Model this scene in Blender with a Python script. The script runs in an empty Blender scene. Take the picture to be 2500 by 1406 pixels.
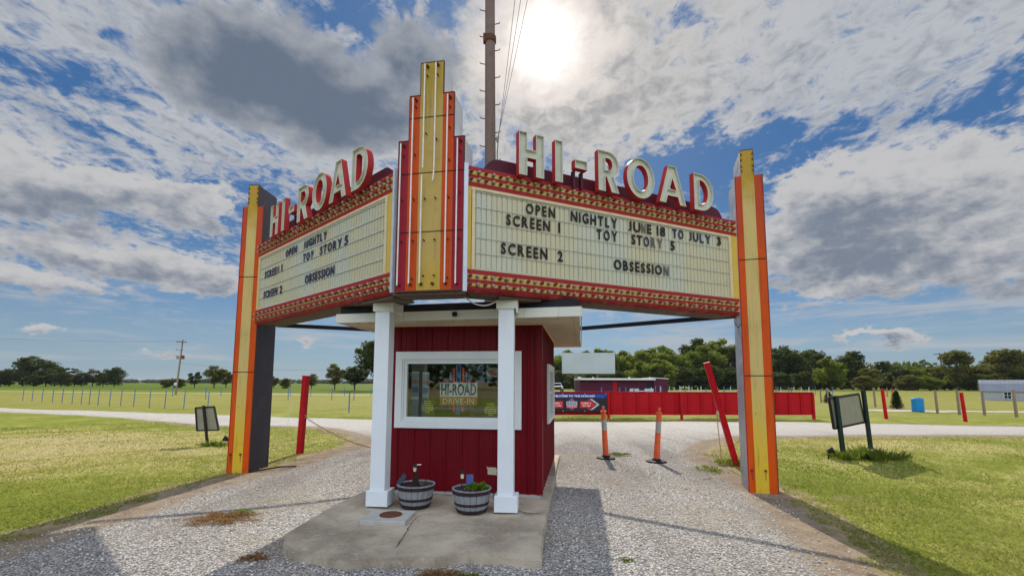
import bpy, bmesh, math, random
import numpy as np
from math import radians, sin, cos, pi, atan2, hypot
from mathutils import Vector, Matrix
from mathutils.geometry import tessellate_polygon

scene = bpy.context.scene
COL = scene.collection
rng = np.random.default_rng(7)
random.seed(7)

# ------------------------------------------------------------------ camera
cam_data = bpy.data.cameras.new('camera')
cam = bpy.data.objects.new('camera', cam_data)
COL.objects.link(cam)
PITCH, ROLL = radians(5.734), radians(0.203)
r0 = Vector((1, 0, 0)); u0 = Vector((0, -sin(PITCH), cos(PITCH))); fw = Vector((0, cos(PITCH), sin(PITCH)))
rc = r0 * cos(ROLL) + u0 * sin(ROLL); uc = u0 * cos(ROLL) - r0 * sin(ROLL)
M = Matrix((rc, uc, -fw)).transposed().to_4x4(); M.translation = Vector((0, 0, 1.6))
cam.matrix_world = M
cam_data.sensor_width = 36
cam_data.lens = 36 * 1140 / 2500
cam_data.shift_y = 118 / 2500
cam_data.clip_start = 0.1
cam_data.clip_end = 6000
scene.camera = cam

# ------------------------------------------------------------------ light, exposure
SUN_EL, SUN_AZ = radians(37.8), radians(4.2)      # azimuth from +Y towards +X
sd = Vector((sin(SUN_AZ) * cos(SUN_EL), cos(SUN_AZ) * cos(SUN_EL), sin(SUN_EL)))
sl = bpy.data.lights.new('sun', 'SUN'); sl.energy = 4.0; sl.angle = radians(0.6); sl.color = (1.0, 0.91, 0.77)
so = bpy.data.objects.new('sun', sl); COL.objects.link(so)
so.rotation_euler = sd.to_track_quat('Z', 'Y').to_euler()
so.location = (0, 0, 30)
scene.view_settings.view_transform = 'Standard'
scene.view_settings.look = 'None'
scene.view_settings.exposure = 0.4
scene.view_settings.gamma = 1.0
scene.render.film_transparent = False
try:
    scene.cycles.max_bounces = 8; scene.cycles.transparent_max_bounces = 12
    scene.cycles.use_denoising = True
except Exception:
    pass


# ------------------------------------------------------------------ node helper
class S:
    """a shader socket with arithmetic"""
    def __init__(s, nt, sock): s.nt, s.k = nt, sock
    def _m(s, op, *a, clamp=False):
        n = s.nt.nodes.new('ShaderNodeMath'); n.operation = op; n.use_clamp = clamp
        for i, v in enumerate((s,) + a):
            if isinstance(v, S): s.nt.links.new(v.k, n.inputs[i])
            else: n.inputs[i].default_value = v
        return S(s.nt, n.outputs[0])
    def __add__(s, o): return s._m('ADD', o)
    __radd__ = __add__
    def __mul__(s, o): return s._m('MULTIPLY', o)
    __rmul__ = __mul__
    def __sub__(s, o): return s._m('SUBTRACT', o)
    def __rsub__(s, o): return (s * -1.0) + o
    def __truediv__(s, o): return s._m('DIVIDE', o)
    def pw(s, e): return s._m('POWER', e)
    def mx(s, o): return s._m('MAXIMUM', o)
    def mn(s, o): return s._m('MINIMUM', o)
    def f(s, op, *a): return s._m(op, *a)
    def sat(s): return s._m('ADD', 0.0, clamp=True)
    def step(s, a, b):
        n = s.nt.nodes.new('ShaderNodeMapRange'); n.interpolation_type = 'SMOOTHSTEP'
        s.nt.links.new(s.k, n.inputs['Value'])
        n.inputs['From Min'].default_value = a; n.inputs['From Max'].default_value = b
        return S(s.nt, n.outputs['Result'])


def vec(nt, x, y, z):
    n = nt.nodes.new('ShaderNodeCombineXYZ')
    for i, v in enumerate((x, y, z)):
        if isinstance(v, S): nt.links.new(v.k, n.inputs[i])
        else: n.inputs[i].default_value = v
    return S(nt, n.outputs[0])


def sep(nt, v):
    n = nt.nodes.new('ShaderNodeSeparateXYZ'); nt.links.new(v.k, n.inputs[0])
    return [S(nt, o) for o in n.outputs]


def noise(nt, v, scale, detail=4, rough=0.55, dist=0.0, out='Fac', lac=2.0):
    n = nt.nodes.new('ShaderNodeTexNoise')
    if v is not None: nt.links.new(v.k, n.inputs['Vector'])
    n.inputs['Scale'].default_value = scale; n.inputs['Detail'].default_value = detail
    n.inputs['Roughness'].default_value = rough; n.inputs['Distortion'].default_value = dist
    n.inputs['Lacunarity'].default_value = lac
    return S(nt, n.outputs[out])


def voro(nt, v, scale, out='Color', feature='F1', rand=1.0):
    n = nt.nodes.new('ShaderNodeTexVoronoi'); n.feature = feature
    nt.links.new(v.k, n.inputs['Vector'])
    n.inputs['Scale'].default_value = scale; n.inputs['Randomness'].default_value = rand
    return S(nt, n.outputs[out])


def rgb(nt, c):
    n = nt.nodes.new('ShaderNodeRGB'); n.outputs[0].default_value = (c[0], c[1], c[2], 1)
    return S(nt, n.outputs[0])


def mix(nt, fac, a, b, mode='MIX'):
    n = nt.nodes.new('ShaderNodeMix'); n.data_type = 'RGBA'; n.blend_type = mode
    if isinstance(fac, S): nt.links.new(fac.k, n.inputs[0])
    else: n.inputs[0].default_value = fac
    for i, v in ((6, a), (7, b)):
        if isinstance(v, S): nt.links.new(v.k, n.inputs[i])
        else: n.inputs[i].default_value = (v[0], v[1], v[2], 1)
    return S(nt, n.outputs[2])


def attr(nt, name, out='Fac'):
    n = nt.nodes.new('ShaderNodeAttribute'); n.attribute_name = name
    return S(nt, n.outputs[out])


def objco(nt, which='Object'):
    n = nt.nodes.new('ShaderNodeTexCoord')
    return S(nt, n.outputs[which])


def position(nt):
    n = nt.nodes.new('ShaderNodeNewGeometry')
    return S(nt, n.outputs['Position'])


# ------------------------------------------------------------------ sky
def make_world():
    w = bpy.data.worlds.new('World'); scene.world = w; w.use_nodes = True
    nt = w.node_tree; nt.nodes.clear()
    out = nt.nodes.new('ShaderNodeOutputWorld'); bg = nt.nodes.new('ShaderNodeBackground')
    bg.inputs['Strength'].default_value = 0.1
    nt.links.new(bg.outputs[0], out.inputs[0])
    sky = nt.nodes.new('ShaderNodeTexSky'); sky.sky_type = 'NISHITA'; sky.sun_disc = False
    sky.sun_elevation = SUN_EL; sky.sun_rotation = SUN_AZ; sky.air_density = 1.0; sky.dust_density = 0.6; sky.ozone_density = 2.0
    d = objco(nt, 'Generated')
    dx, dy, dz = sep(nt, d)
    el = dz.f('ARCSINE') * (180 / pi)
    az = dx.f('ARCTAN2', dy) * (180 / pi)
    blue = mix(nt, 1.0, S(nt, sky.outputs[0]), (0.30, 0.46, 0.66), 'MULTIPLY')
    blue = mix(nt, el.step(0.0, 26.0), mix(nt, 0.45, blue, (1.9, 3.0, 4.0)), mix(nt, 0.78, blue, (0.50, 1.40, 3.2)))
    blue = mix(nt, el.step(11.0, 0.0) * 0.6, blue, (3.1, 3.9, 4.5))
    # flat cloud decks: the direction meets a layer overhead; rows of cloudlets run along y
    k = dz.mx(0.0) + 0.10
    px_, py_ = dx / k, dy / k
    P = vec(nt, px_, py_, 0.0)
    n_big = noise(nt, vec(nt, px_ * 1.0, py_ * 0.55, 0.0), 1.0, 5, 0.55, 0.3)
    n_alto = noise(nt, vec(nt, px_ * 6.5, py_ * 4.6, 2.0), 1.0, 6, 0.62, 0.5)
    n_rip = noise(nt, vec(nt, px_ * 17.0, py_ * 14.0, 5.0), 1.0, 4, 0.62, 0.5)
    # direction coordinates, with ragged edges, for the clouds one can tell apart
    Q = vec(nt, az * 0.1, el * 0.16, 0.0)
    e1 = noise(nt, Q, 1.6, 7, 0.58, 0.2) - 0.5
    e2 = noise(nt, vec(nt, az * 0.1 + 31.7, el * 0.16, 4.0), 1.6, 7, 0.58, 0.2) - 0.5

    def blobs(lst, rag=1.0):
        tot = None; aw = az + e1 * (15.0 * rag); ew = el + e2 * (9.0 * rag)
        for a0, e0, ra, re, amp in lst:
            g = (((aw - a0) * (1 / ra)).pw(2.0) + ((ew - e0) * (1 / re)).pw(2.0)) * -1.0
            g = g.f('EXPONENT') * amp
            tot = g if tot is None else tot + g
        return tot
    front = dy.step(-0.2, 0.15)
    cover = blobs([(-8, 33, 26, 12, 0.10), (24, 35, 22, 8, 0.20), (46, 31, 14, 6, 0.20), (-44, 27, 8, 4, -0.05), (10, 31, 9, 6, 0.10), (17, 29.5, 9, 3, 0.12),
                   (34, 25, 10, 2.2, -0.16), (20, 24.2, 9, 3.0, -0.24), (42, 23, 6, 1.6, -0.06), (-31, 21.5, 7, 2.0, -0.10), (-34, 9, 10, 2.0, -0.25), (30, 11, 8, 4, -0.25),
                   (-45, 35, 9, 4, 0.12), (-24, 24.5, 10, 4, 0.16), (-38, 28, 8, 6, 0.09), (-44, 22, 7, 2.5, 0.05), (-30, 13, 6, 2, 0.05), (33, 20, 9, 3, .12), (-33, 36, 4, 5, 0.10), (-19, 37, 2.0, 4, -0.10)])
    n_fine = noise(nt, vec(nt, px_ * 38.0, py_ * 30.0, 7.0), 1.0, 3, 0.6, 0.3)
    dens = (n_big - 0.5) * 0.65 + (n_alto - 0.5) * 0.95 + (n_rip - 0.5) * 0.62 + (n_fine - 0.5) * 0.14 + 0.492 + cover * front + (1.0 - front) * 0.16
    deck = dens.step(0.42, 0.68) * el.step(3.0, 13.0)
    lowP = vec(nt, az * 0.055, el * 0.5, 0.0)
    n_low = noise(nt, lowP, 1.3, 7, 0.6, 0.5)
    low = (n_low + blobs([(-40, 5, 16, 2.5, 0.05), (-12, 5, 8, 3, 0.06), (28, 5, 30, 4, 0.10)]) * front).step(0.50, 0.74) * el.step(0.3, 2.0) * el.step(16.0, 8.0) * 0.8
    bl = [(-47, 16.8, 9, 3.2, 1.05), (-37, 18.8, 5.0, 1.8, 0.75), (-34.5, 16.6, 3.0, 1.6, 0.6), (-41, 11.6, 11, 1.5, 1.0), (-33.5, 10.4, 3, 1.0, 0.55),
          (-47, 8.6, 8, 1.2, 0.7), (43, 17.5, 12, 4.0, 0.85), (34.5, 18.8, 5, 4.0, 0.75), (35, 14.0, 7, 3.0, 0.6), (40, 12.6, 11, 2.4, 0.8), (46, 9.6, 8, 1.8, 0.7), (36, 9.2, 6, 1.2, 0.5),
          (38.4, 4.4, 4.0, 0.55, 0.9), (-24, 3.9, 2.5, 0.5, 0.5), (-36, 3.6, 2.4, 0.45, 0.5), (-46, 4.0, 3, 0.5, .6), (-25.5, 6.0, 1.5, 0.5, .5)]
    bank = blobs(bl, 0.8) * front
    n_b = noise(nt, Q, 4.5, 8, 0.58, 0.2)
    n_f = noise(nt, Q, 13.0, 6, 0.62, 0.3)
    bf = bank + (n_b - 0.5) * 1.2 + (n_f - 0.5) * 0.30
    bankm = bf.step(0.30, 0.58)
    # shade gathers at the underside of each bank: compare with the same field a little higher up
    up = blobs([(a, e - re * 0.55, ra * 0.92, re * 0.75, am) for a, e, ra, re, am in bl], 0.55) * front
    dark = blobs([(-34, 30.8, 5.6, 4.4, 1.1), (-28, 32.0, 6.0, 4.8, 1.0), (-22.5, 29.4, 6, 4.0, 0.8), (-16, 29.4, 7.5, 3.0, 0.8), (-12.0, 35.6, 6.0, 4.0, 0.9), (-22, 26.6, 5, 1.8, 0.3)], 0.40) * front
    n_d = noise(nt, Q, 2.4, 4, 0.5, 0.2)
    darkf = dark + (n_d - 0.5) * 0.5 + (n_b - 0.5) * 0.36 + (n_f - .5) * .10
    darkm = darkf.step(0.25, 0.56)
    cosun = dx * sd.x + dy * sd.y + dz * sd.z
    ang = cosun.mn(1.0).f('ARCCOSINE') * (180 / pi)
    n_sh = noise(nt, vec(nt, px_ * 2.6, py_ * 1.7, 9.0), 1.0, 6, 0.6, 0.3)
    thick = (dens * 0.5 + (n_sh - 0.5) * 0.8 + (n_rip - 0.5) * 0.9 + 0.05).step(0.30, 0.78)
    deckc = mix(nt, thick, (4.6, 4.75, 5.0), (2.7, 2.95, 3.4))
    bankc = mix(nt, (up * 0.70 + (n_b - 0.5) * 1.5 + (n_f - .5) * 0.25 + (n_sh - .5) * .8).step(0.02, 1.0), (4.9, 4.9, 5.0), (1.75, 2.1, 2.7))
    darkc = mix(nt, (darkf + (n_d - 0.5) * 0.7 + (n_sh - .5) * .6 + (n_b - .5) * .35).step(0.25, 1.30), (3.2, 3.4, 3.75), (1.25, 1.60, 2.2))
    c = mix(nt, deck * 0.93, blue, deckc)
    c = mix(nt, low, c, (4.0, 4.3, 4.7))
    c = mix(nt, bankm, c, bankc)
    near = ang.step(30.0, 8.0) * (deck * 0.75 + 0.1)
    c = mix(nt, near * 0.6, c, mix(nt, thick, (6.4, 5.9, 5.2), (4.2, 3.9, 3.6)))
    c = mix(nt, darkm, c, darkc)
    glow = ang + (n_rip - 0.5) * 5.0 + (n_sh - 0.5) * 5.0
    c = mix(nt, glow.step(9.5, 4.0) * 0.85, c, (8.4, 7.6, 7.1))
    c = mix(nt, (ang + (n_rip - 0.5) * 3.0).step(5.0, 1.0), c, (13.0, 12.5, 12.0))
    # whole sky behind the camera brightened, added fill light for the shaded fronts
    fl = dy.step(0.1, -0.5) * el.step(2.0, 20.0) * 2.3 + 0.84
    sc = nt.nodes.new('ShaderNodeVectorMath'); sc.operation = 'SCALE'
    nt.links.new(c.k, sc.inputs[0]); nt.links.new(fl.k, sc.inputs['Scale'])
    # below the horizon: the colour of far ground
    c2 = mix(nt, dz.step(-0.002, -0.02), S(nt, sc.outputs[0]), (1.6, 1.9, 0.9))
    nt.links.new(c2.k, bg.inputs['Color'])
    try:
        w.cycles.sampling_method = 'MANUAL'; w.cycles.sample_map_resolution = 1024
    except Exception:
        pass


make_world()


# ------------------------------------------------------------------ materials
MATS = {}


def new_mat(name):
    m = bpy.data.materials.new(name); m.use_nodes = True
    nt = m.node_tree; b = nt.nodes['Principled BSDF']
    MATS[name] = m
    return m, nt, b


def bump(nt, b, h, strength=0.3, dist=0.01):
    n = nt.nodes.new('ShaderNodeBump'); n.inputs['Strength'].default_value = strength; n.inputs['Distance'].default_value = dist
    nt.links.new(h.k, n.inputs['Height']); nt.links.new(n.outputs[0], b.inputs['Normal'])


def paint(name, col, rough=0.5, dirt=0.25, dirtcol=(0.10, 0.07, 0.05), scale=6.0, streak=0.3, metallic=0.0, rust=0.0, bumpy=0.0, spec=0.16, mott=0.10, scuff=0.0):
    """weathered paint: mottling, vertical streaks, optional rust spots"""
    m, nt, b = new_mat(name)
    p = objco(nt)
    x, y, z = sep(nt, p)
    n1 = noise(nt, p, scale, 6, 0.62)
    st = noise(nt, vec(nt, x * 14.0, y * 14.0, z * 0.9), 1.0, 4, 0.6)
    c = mix(nt, n1.step(0.3, 0.7), tuple(v * (1 - mott) for v in col), tuple(min(1, v * (1 + mott)) for v in col))
    c = mix(nt, n1.step(0.52, 0.78) * dirt, c, dirtcol)
    c = mix(nt, st.step(0.58, 0.8) * streak, c, dirtcol)
    if scuff > 0:
        sc_ = noise(nt, vec(nt, x * 5.0, y * 5.0, z * 22.0), 1.0, 6, 0.7)
        c = mix(nt, sc_.step(0.66, 0.72) * scuff, c, dirtcol)
    if rust > 0:
        r = noise(nt, p, 9.0, 8, 0.7)
        c = mix(nt, r.step(0.66 - rust * 0.16, 0.72 - rust * 0.12), c, (0.10, 0.035, 0.015))
    nt.links.new(c.k, b.inputs['Base Color'])
    rr = n1 * 0.25 + (rough - 0.12)
    nt.links.new(rr.k, b.inputs['Roughness'])
    b.inputs['Metallic'].default_value = metallic
    b.inputs['Specular IOR Level'].default_value = spec
    if bumpy: bump(nt, b, noise(nt, p, 3.0, 4), bumpy, 0.05)
    return m


paint('white_trim', (0.74, 0.78, 0.78), 0.5, 0.06, (0.40, 0.38, 0.34), 3, 0.07, mott=.025)
paint('white_column', (0.70, 0.75, 0.78), 0.45, 0.05, (0.42, 0.40, 0.36), 2, 0.16, mott=.03, scuff=.35)
paint('fascia', (0.66, 0.66, 0.58), 0.5, 0.12, (0.4, 0.38, 0.3), 3, 0.10, mott=.04)
paint('soffit', (0.66, 0.55, 0.43), 0.55, 0.15, (0.3, 0.24, 0.18), 3, 0.0)
paint('barn_red', (0.150, 0.004, 0.010), 0.40, 0.2, (0.07, 0.010, 0.010), 2.0, 0.45, mott=.08, scuff=.25)
paint('fence_red', (0.42, 0.004, 0.010), 0.5, 0.3, (0.25, 0.02, 0.02), 1.2, 0.3)
paint('post_red', (0.48, 0.005, 0.016), 0.4, 0.35, (0.30, 0.08, 0.06), 6, 0.3, rust=.12)
paint('black_metal', (0.018, 0.018, 0.024), 0.5, 0.3, (0.06, 0.05, 0.05), 4, 0.2)
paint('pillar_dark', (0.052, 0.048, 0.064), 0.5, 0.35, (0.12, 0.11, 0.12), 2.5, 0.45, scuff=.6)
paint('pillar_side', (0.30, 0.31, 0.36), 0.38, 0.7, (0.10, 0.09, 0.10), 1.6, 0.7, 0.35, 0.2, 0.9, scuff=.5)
paint('galv', (0.55, 0.60, 0.68), 0.4, 0.3, (0.30, 0.28, 0.28), 6, 0.35, 0.3)
paint('tower_side', (0.62, 0.62, 0.66), 0.45, 0.2, (0.3, 0.28, 0.3), 4, 0.2)
paint('maroon', (0.085, 0.018, 0.032), 0.55, 0.3, (0.06, 0.03, 0.03), 4, 0.3)
paint('letter_red', (0.44, 0.035, 0.035), 0.55, 0.45, (0.22, 0.07, 0.06), 6, 0.3, spec=.2)
paint('letter_face', (0.56, 0.56, 0.47), 0.7, 0.45, (0.32, 0.29, 0.22), 7, 0.25, rust=0.08, spec=.15)
paint('frame_cream', (0.66, 0.55, 0.33), 0.5, 0.3, (0.25, 0.16, 0.08), 6, 0.25)
paint('side_yellow', (0.62, 0.42, 0.07), 0.5, 0.2, (0.2, 0.12, 0.05), 5, 0.2)
paint('bulb_yellow', (0.58, 0.42, 0.13), 0.55, 0.45, (0.22, 0.11, 0.04), 8, 0.45, rust=0.35)
paint('bulb_stripe', (0.34, 0.022, 0.028), 0.55, 0.45, (0.14, 0.03, 0.03), 7, 0.35, rust=0.25)
paint('lip_chipped', (0.30, 0.02, 0.028), 0.6, 1.0, (0.13, 0.12, 0.115), 3.5, 0.9, rust=0.9, mott=.3)
paint('underside', (0.13, 0.095, 0.075), 0.7, 0.6, (0.30, 0.26, 0.20), 3.0, 0.2, rust=0.5)
paint('socket', (0.26, 0.19, 0.10), 0.6, 0.5, (0.08, 0.05, 0.03), 20, 0.1)
paint('rusty', (0.12, 0.05, 0.03), 0.8, 0.5, (0.05, 0.03, 0.02), 12, 0.1)
paint('seam', (0.035, 0.02, 0.015), 0.8)
paint('letter_black', (0.022, 0.018, 0.018), 0.5, 0.2, (0.06, 0.04, 0.03), 8, 0.2)
paint('letter_navy', (0.030, 0.035, 0.09), 0.5, 0.3, (0.07, 0.07, 0.10), 8, 0.2)
paint('letter_faded', (0.13, 0.11, 0.12), 0.5, 0.4, (0.30, 0.27, 0.2), 8, 0.3)
paint('wood_pole', (0.19, 0.135, 0.115), 0.85, 0.5, (0.04, 0.03, 0.03), 3, 0.7)
paint('wood_post', (0.27, 0.21, 0.15), 0.85, 0.5, (0.10, 0.08, 0.06), 5, 0.7)
paint('blue_post', (0.06, 0.17, 0.38), 0.5, 0.2, (0.1, 0.1, 0.2), 5, 0.1)
paint('pale_post', (0.55, 0.62, 0.70), 0.5, 0.2, (0.2, 0.2, 0.3), 5, 0.1)
paint('barrel_blue', (0.02, 0.24, 0.56), 0.4, 0.15, (0.05, 0.1, 0.2), 4, 0.1)
paint('screen_white', (0.46, 0.51, 0.54), 0.7, 0.1, (0.4, 0.4, 0.4), 0.1, 0.05)
paint('purple_wall', (0.085, 0.014, 0.038), 0.6, 0.2, (0.05, 0.01, 0.03), 1, 0.15)
paint('roof_pale', (0.75, 0.74, 0.72), 0.6)
paint('shed_grey', (0.40, 0.41, 0.42), 0.6, 0.2)
paint('shed_roof', (0.26, 0.28, 0.32), 0.4, 0.2, (0.2, 0.2, 0.22), 1, 0.1, 0.3)
paint('orange_plastic', (0.85, 0.15, 0.055), 0.45, 0.25, (0.55, 0.20, 0.12), 7, 0.3, scuff=.3)
paint('reflect_grey', (0.44, 0.43, 0.40), 0.3, 0.2)
paint('rubber', (0.022, 0.022, 0.024), 0.75, 0.4, (0.10, 0.09, 0.08), 8, 0.0)
paint('board_back', (0.27, 0.26, 0.19), 0.7, 0.2, (0.15, 0.14, 0.1), 4, 0.1)
paint('board_frame', (0.030, 0.022, 0.022), 0.6)
paint('board_post_green', (0.014, 0.030, 0.028), 0.5)
paint('brass', (0.55, 0.38, 0.16), 0.45, 0.4, (0.2, 0.1, 0.05), 20, 0.1, 0.5)
paint('chain_rust', (0.42, 0.20, 0.09), 0.6, 0.4, (0.2, 0.08, 0.04), 20, 0.1, 0.2)
paint('stave', (0.27, 0.29, 0.30), 0.8, 0.5, (0.13, 0.12, 0.11), 9, 0.7)
paint('hoop', (0.040, 0.026, 0.032), 0.7, 0.3, (0.10, 0.07, 0.06), 8, 0.1)
paint('soil', (0.028, 0.02, 0.016), 0.95, 0.5, (0.05, 0.04, 0.03), 20, 0)
paint('solar_panel', (0.035, 0.05, 0.085), 0.3)
paint('blue_sign', (0.09, 0.13, 0.32), 0.5)
paint('tan_stone', (0.50, 0.47, 0.32), 0.7, 0.3, (0.3, 0.28, 0.2), 20, 0.1)
paint('ivory', (0.72, 0.60, 0.38), 0.5)
paint('wire_black', (0.02, 0.02, 0.022), 0.6)
paint('wire_pale', (0.75, 0.75, 0.72), 0.5)
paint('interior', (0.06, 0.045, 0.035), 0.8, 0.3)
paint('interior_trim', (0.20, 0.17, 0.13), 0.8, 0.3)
paint('poster_grey', (0.32, 0.33, 0.40), 0.6)
paint('poster_dark', (0.05, 0.055, 0.035), 0.6)
paint('poster_yellow', (0.62, 0.60, 0.03), 0.6, 0.05)
paint('logo_white', (0.62, 0.70, 0.66), 0.5, 0.05)
paint('logo_blue', (0.012, 0.035, 0.24), 0.5, 0.05)
paint('logo_sky', (0.02, 0.10, 0.35), 0.5, 0.05)
paint('logo_red', (0.55, 0.035, 0.035), 0.5, 0.05)
paint('logo_brick', (0.42, 0.12, 0.07), 0.5, 0.05)
paint('banner_black', (0.030, 0.024, 0.034), 0.5, 0.1)
paint('banner_blue', (0.030, 0.040, 0.22), 0.5, 0.1)
paint('banner_white', (0.80, 0.76, 0.78), 0.5, 0.02)
paint('car_white', (0.72, 0.73, 0.74), 0.3, 0.05)
paint('car_glass', (0.02, 0.022, 0.025), 0.1)
paint('car_grey', (0.10, 0.10, 0.11), 0.4)
paint('insulator', (0.32, 0.30, 0.30), 0.4)
paint('transformer_red', (0.16, 0.05, 0.06), 0.5)
paint('neon_glass', (0.78, 0.74, 0.70), 0.25, 0.1, (0.4, 0.35, 0.3), 9, 0.1)
paint('kerb_concrete', (0.42, 0.41, 0.38), 0.85, 0.4, (0.2, 0.18, 0.15), 5, 0)


def mk_bulb(name, col, trans):
    m, nt, b = new_mat(name)
    b.inputs['Base Color'].default_value = (*col, 1); b.inputs['Roughness'].default_value = 0.18
    b.inputs['Transmission Weight'].default_value = trans
    return m


mk_bulb('bulb_red', (0.30, 0.008, 0.02), 0.25)
mk_bulb('bulb_clear', (0.50, 0.36, 0.27), 0.35)


def stripes_mat(name, centre_amp=1.0):
    """painted steel face: faded vertical colour bands, chosen by the object's own x"""
    m, nt, b = new_mat(name)
    return m, nt, b


def face_paint(name, col, faded, deep, zs):
    """sun-faded enamel: deep colour near the ground and the very top, bleached between; zs are four heights"""
    m, nt, b = new_mat(name)
    p = objco(nt); x, y, z = sep(nt, p)
    n1 = noise(nt, p, 5.0, 6, 0.6)
    zz = z + (n1 - 0.5) * 0.5
    st = noise(nt, vec(nt, x * 22.0, y * 22.0, z * 1.1), 1.0, 5, 0.65)
    c = mix(nt, zz.step(zs[0], zs[1]), deep, faded)
    c = mix(nt, zz.step(zs[2], zs[3]), c, col)
    c = mix(nt, st.step(0.50, 0.78) * 0.55, c, tuple(v * 0.38 for v in col))
    c = mix(nt, n1.step(0.50, 0.75) * 0.25, c, tuple(v * 0.55 for v in faded))
    r = noise(nt, p, 11.0, 8, 0.7)
    c = mix(nt, r.step(0.655, 0.70), c, (0.07, 0.03, 0.015))
    nt.links.new(c.k, b.inputs['Base Color'])
    rr = n1 * 0.25 + 0.38
    nt.links.new(rr.k, b.inputs['Roughness']); b.inputs['Specular IOR Level'].default_value = 0.16
    bump(nt, b, noise(nt, p, 2.0, 2), 0.15, 0.03)
    return m


face_paint('pillar_yellow', (0.46, 0.29, 0.03), (0.60, 0.45, 0.17), (0.70, 0.46, 0.035), (0.3, 1.9, 4.2, 4.9))
face_paint('pillar_orange', (0.46, 0.060, 0.016), (0.60, 0.082, 0.008), (0.64, 0.085, 0.006), (0.3, 1.9, 3.3, 4.4))
face_paint('tower_yellow', (0.40, 0.27, 0.035), (0.48, 0.34, 0.10), (0.50, 0.33, 0.05), (2.7, 3.2, 4.7, 5.3))
face_paint('tower_orange', (0.48, 0.060, 0.014), (0.54, 0.072, 0.010), (0.54, 0.072, 0.010), (2.7, 3.2, 4.5, 5.2))
face_paint('tower_red', (0.26, 0.012, 0.026), (0.28, 0.013, 0.028), (0.30, 0.012, 0.03), (2.7, 3.2, 4.0, 4.5))


def board_mat(name, shift=0.0):
    m, nt, b = new_mat(name)
    p = objco(nt); x, y, z = sep(nt, p)
    rib = noise(nt, vec(nt, x * 15.0, 0.0, shift), 1.0, 2, 0.5)
    pan = noise(nt, vec(nt, x * 1.1, z * 0.4, shift), 1.0, 3, 0.5)
    c = mix(nt, pan.step(0.40, 0.62), (0.60, 0.55, 0.36), (0.55, 0.575, 0.47))
    c = mix(nt, rib.step(0.35, 0.75) * 0.30, c, (0.60, 0.54, 0.36))
    st = noise(nt, vec(nt, x * 25.0, 0.0, z * 1.5 + shift), 1.0, 5, 0.65)
    c = mix(nt, st.step(0.54, 0.82) * 0.45, c, (0.34, 0.23, 0.12))
    nt.links.new(c.k, b.inputs['Base Color']); b.inputs['Roughness'].default_value = 0.45
    # translucent acrylic lit from behind by the sky
    tr = nt.nodes.new('ShaderNodeBsdfTranslucent'); nt.links.new(c.k, tr.inputs['Color'])
    ms = nt.nodes.new('ShaderNodeMixShader'); ms.inputs[0].default_value = 0.12
    out = nt.nodes['Material Output']
    nt.links.new(b.outputs[0], ms.inputs[1]); nt.links.new(tr.outputs[0], ms.inputs[2]); nt.links.new(ms.outputs[0], out.inputs[0])


board_mat('letter_board', 0.0)
paint('track_strip', (0.50, 0.51, 0.47), 0.35, 0.5, (0.26, 0.24, 0.18), 12, 0.2)


def glass_mat():
    m, nt, b = new_mat('window_glass')
    out = nt.nodes['Material Output']
    t = nt.nodes.new('ShaderNodeBsdfTransparent'); t.inputs[0].default_value = (0.86, 0.90, 0.84, 1)
    g = nt.nodes.new('ShaderNodeBsdfGlossy'); g.inputs['Roughness'].default_value = 0.02; g.inputs['Color'].default_value = (0.9, 0.95, 0.85, 1)
    ms = nt.nodes.new('ShaderNodeMixShader'); ms.inputs[0].default_value = 0.10
    nt.links.new(t.outputs[0], ms.inputs[1]); nt.links.new(g.outputs[0], ms.inputs[2]); nt.links.new(ms.outputs[0], out.inputs[0])


glass_mat()


def concrete_mat():
    m, nt, b = new_mat('concrete')
    p = position(nt)
    n1 = noise(nt, p, 1.1, 7, 0.62, 0.3); n2 = noise(nt, p, 30.0, 5, 0.7); n3 = noise(nt, p, 0.5, 5, 0.6, 0.5)
    c = mix(nt, n1.step(0.32, 0.66), (0.23, 0.18, 0.125), (0.52, 0.44, 0.33))
    c = mix(nt, n2.step(0.35, 0.8) * 0.5, c, (0.48, 0.44, 0.37))
    c = mix(nt, n3.step(0.50, 0.68) * 0.65, c, (0.19, 0.155, 0.10))
    n5 = noise(nt, p, 6.0, 7, 0.7, 0.4)
    c = mix(nt, n5.step(0.54, 0.70) * 0.45, c, (0.17, 0.14, 0.10))
    c = mix(nt, n5.step(0.44, 0.34) * 0.35, c, (0.58, 0.51, 0.41))
    sp = noise(nt, p, 120.0, 2, 0.5)
    c = mix(nt, sp.step(0.62, 0.72) * 0.5, c, (0.12, 0.11, 0.10))
    nt.links.new(c.k, b.inputs['Base Color']); b.inputs['Roughness'].default_value = 0.85
    bump(nt, b, n2 + n1 * 2.0 + n5 * 1.5, 0.6, 0.010)


concrete_mat()


def leaf_mat(name, dark, light, trans=0.45):
    m, nt, b = new_mat(name)
    t = attr(nt, 'tint')
    p = position(nt)
    n = noise(nt, p, 0.35, 3, 0.5)
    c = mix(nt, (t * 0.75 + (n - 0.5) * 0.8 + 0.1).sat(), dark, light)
    nt.links.new(c.k, b.inputs['Base Color']); b.inputs['Roughness'].default_value = 0.6; b.inputs['Specular IOR Level'].default_value = 0.2
    tr = nt.nodes.new('ShaderNodeBsdfTranslucent'); nt.links.new(c.k, tr.inputs['Color'])
    ms = nt.nodes.new('ShaderNodeMixShader'); ms.inputs[0].default_value = trans
    out = nt.nodes['Material Output']
    nt.links.new(b.outputs[0], ms.inputs[1]); nt.links.new(tr.outputs[0], ms.inputs[2]); nt.links.new(ms.outputs[0], out.inputs[0])


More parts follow.
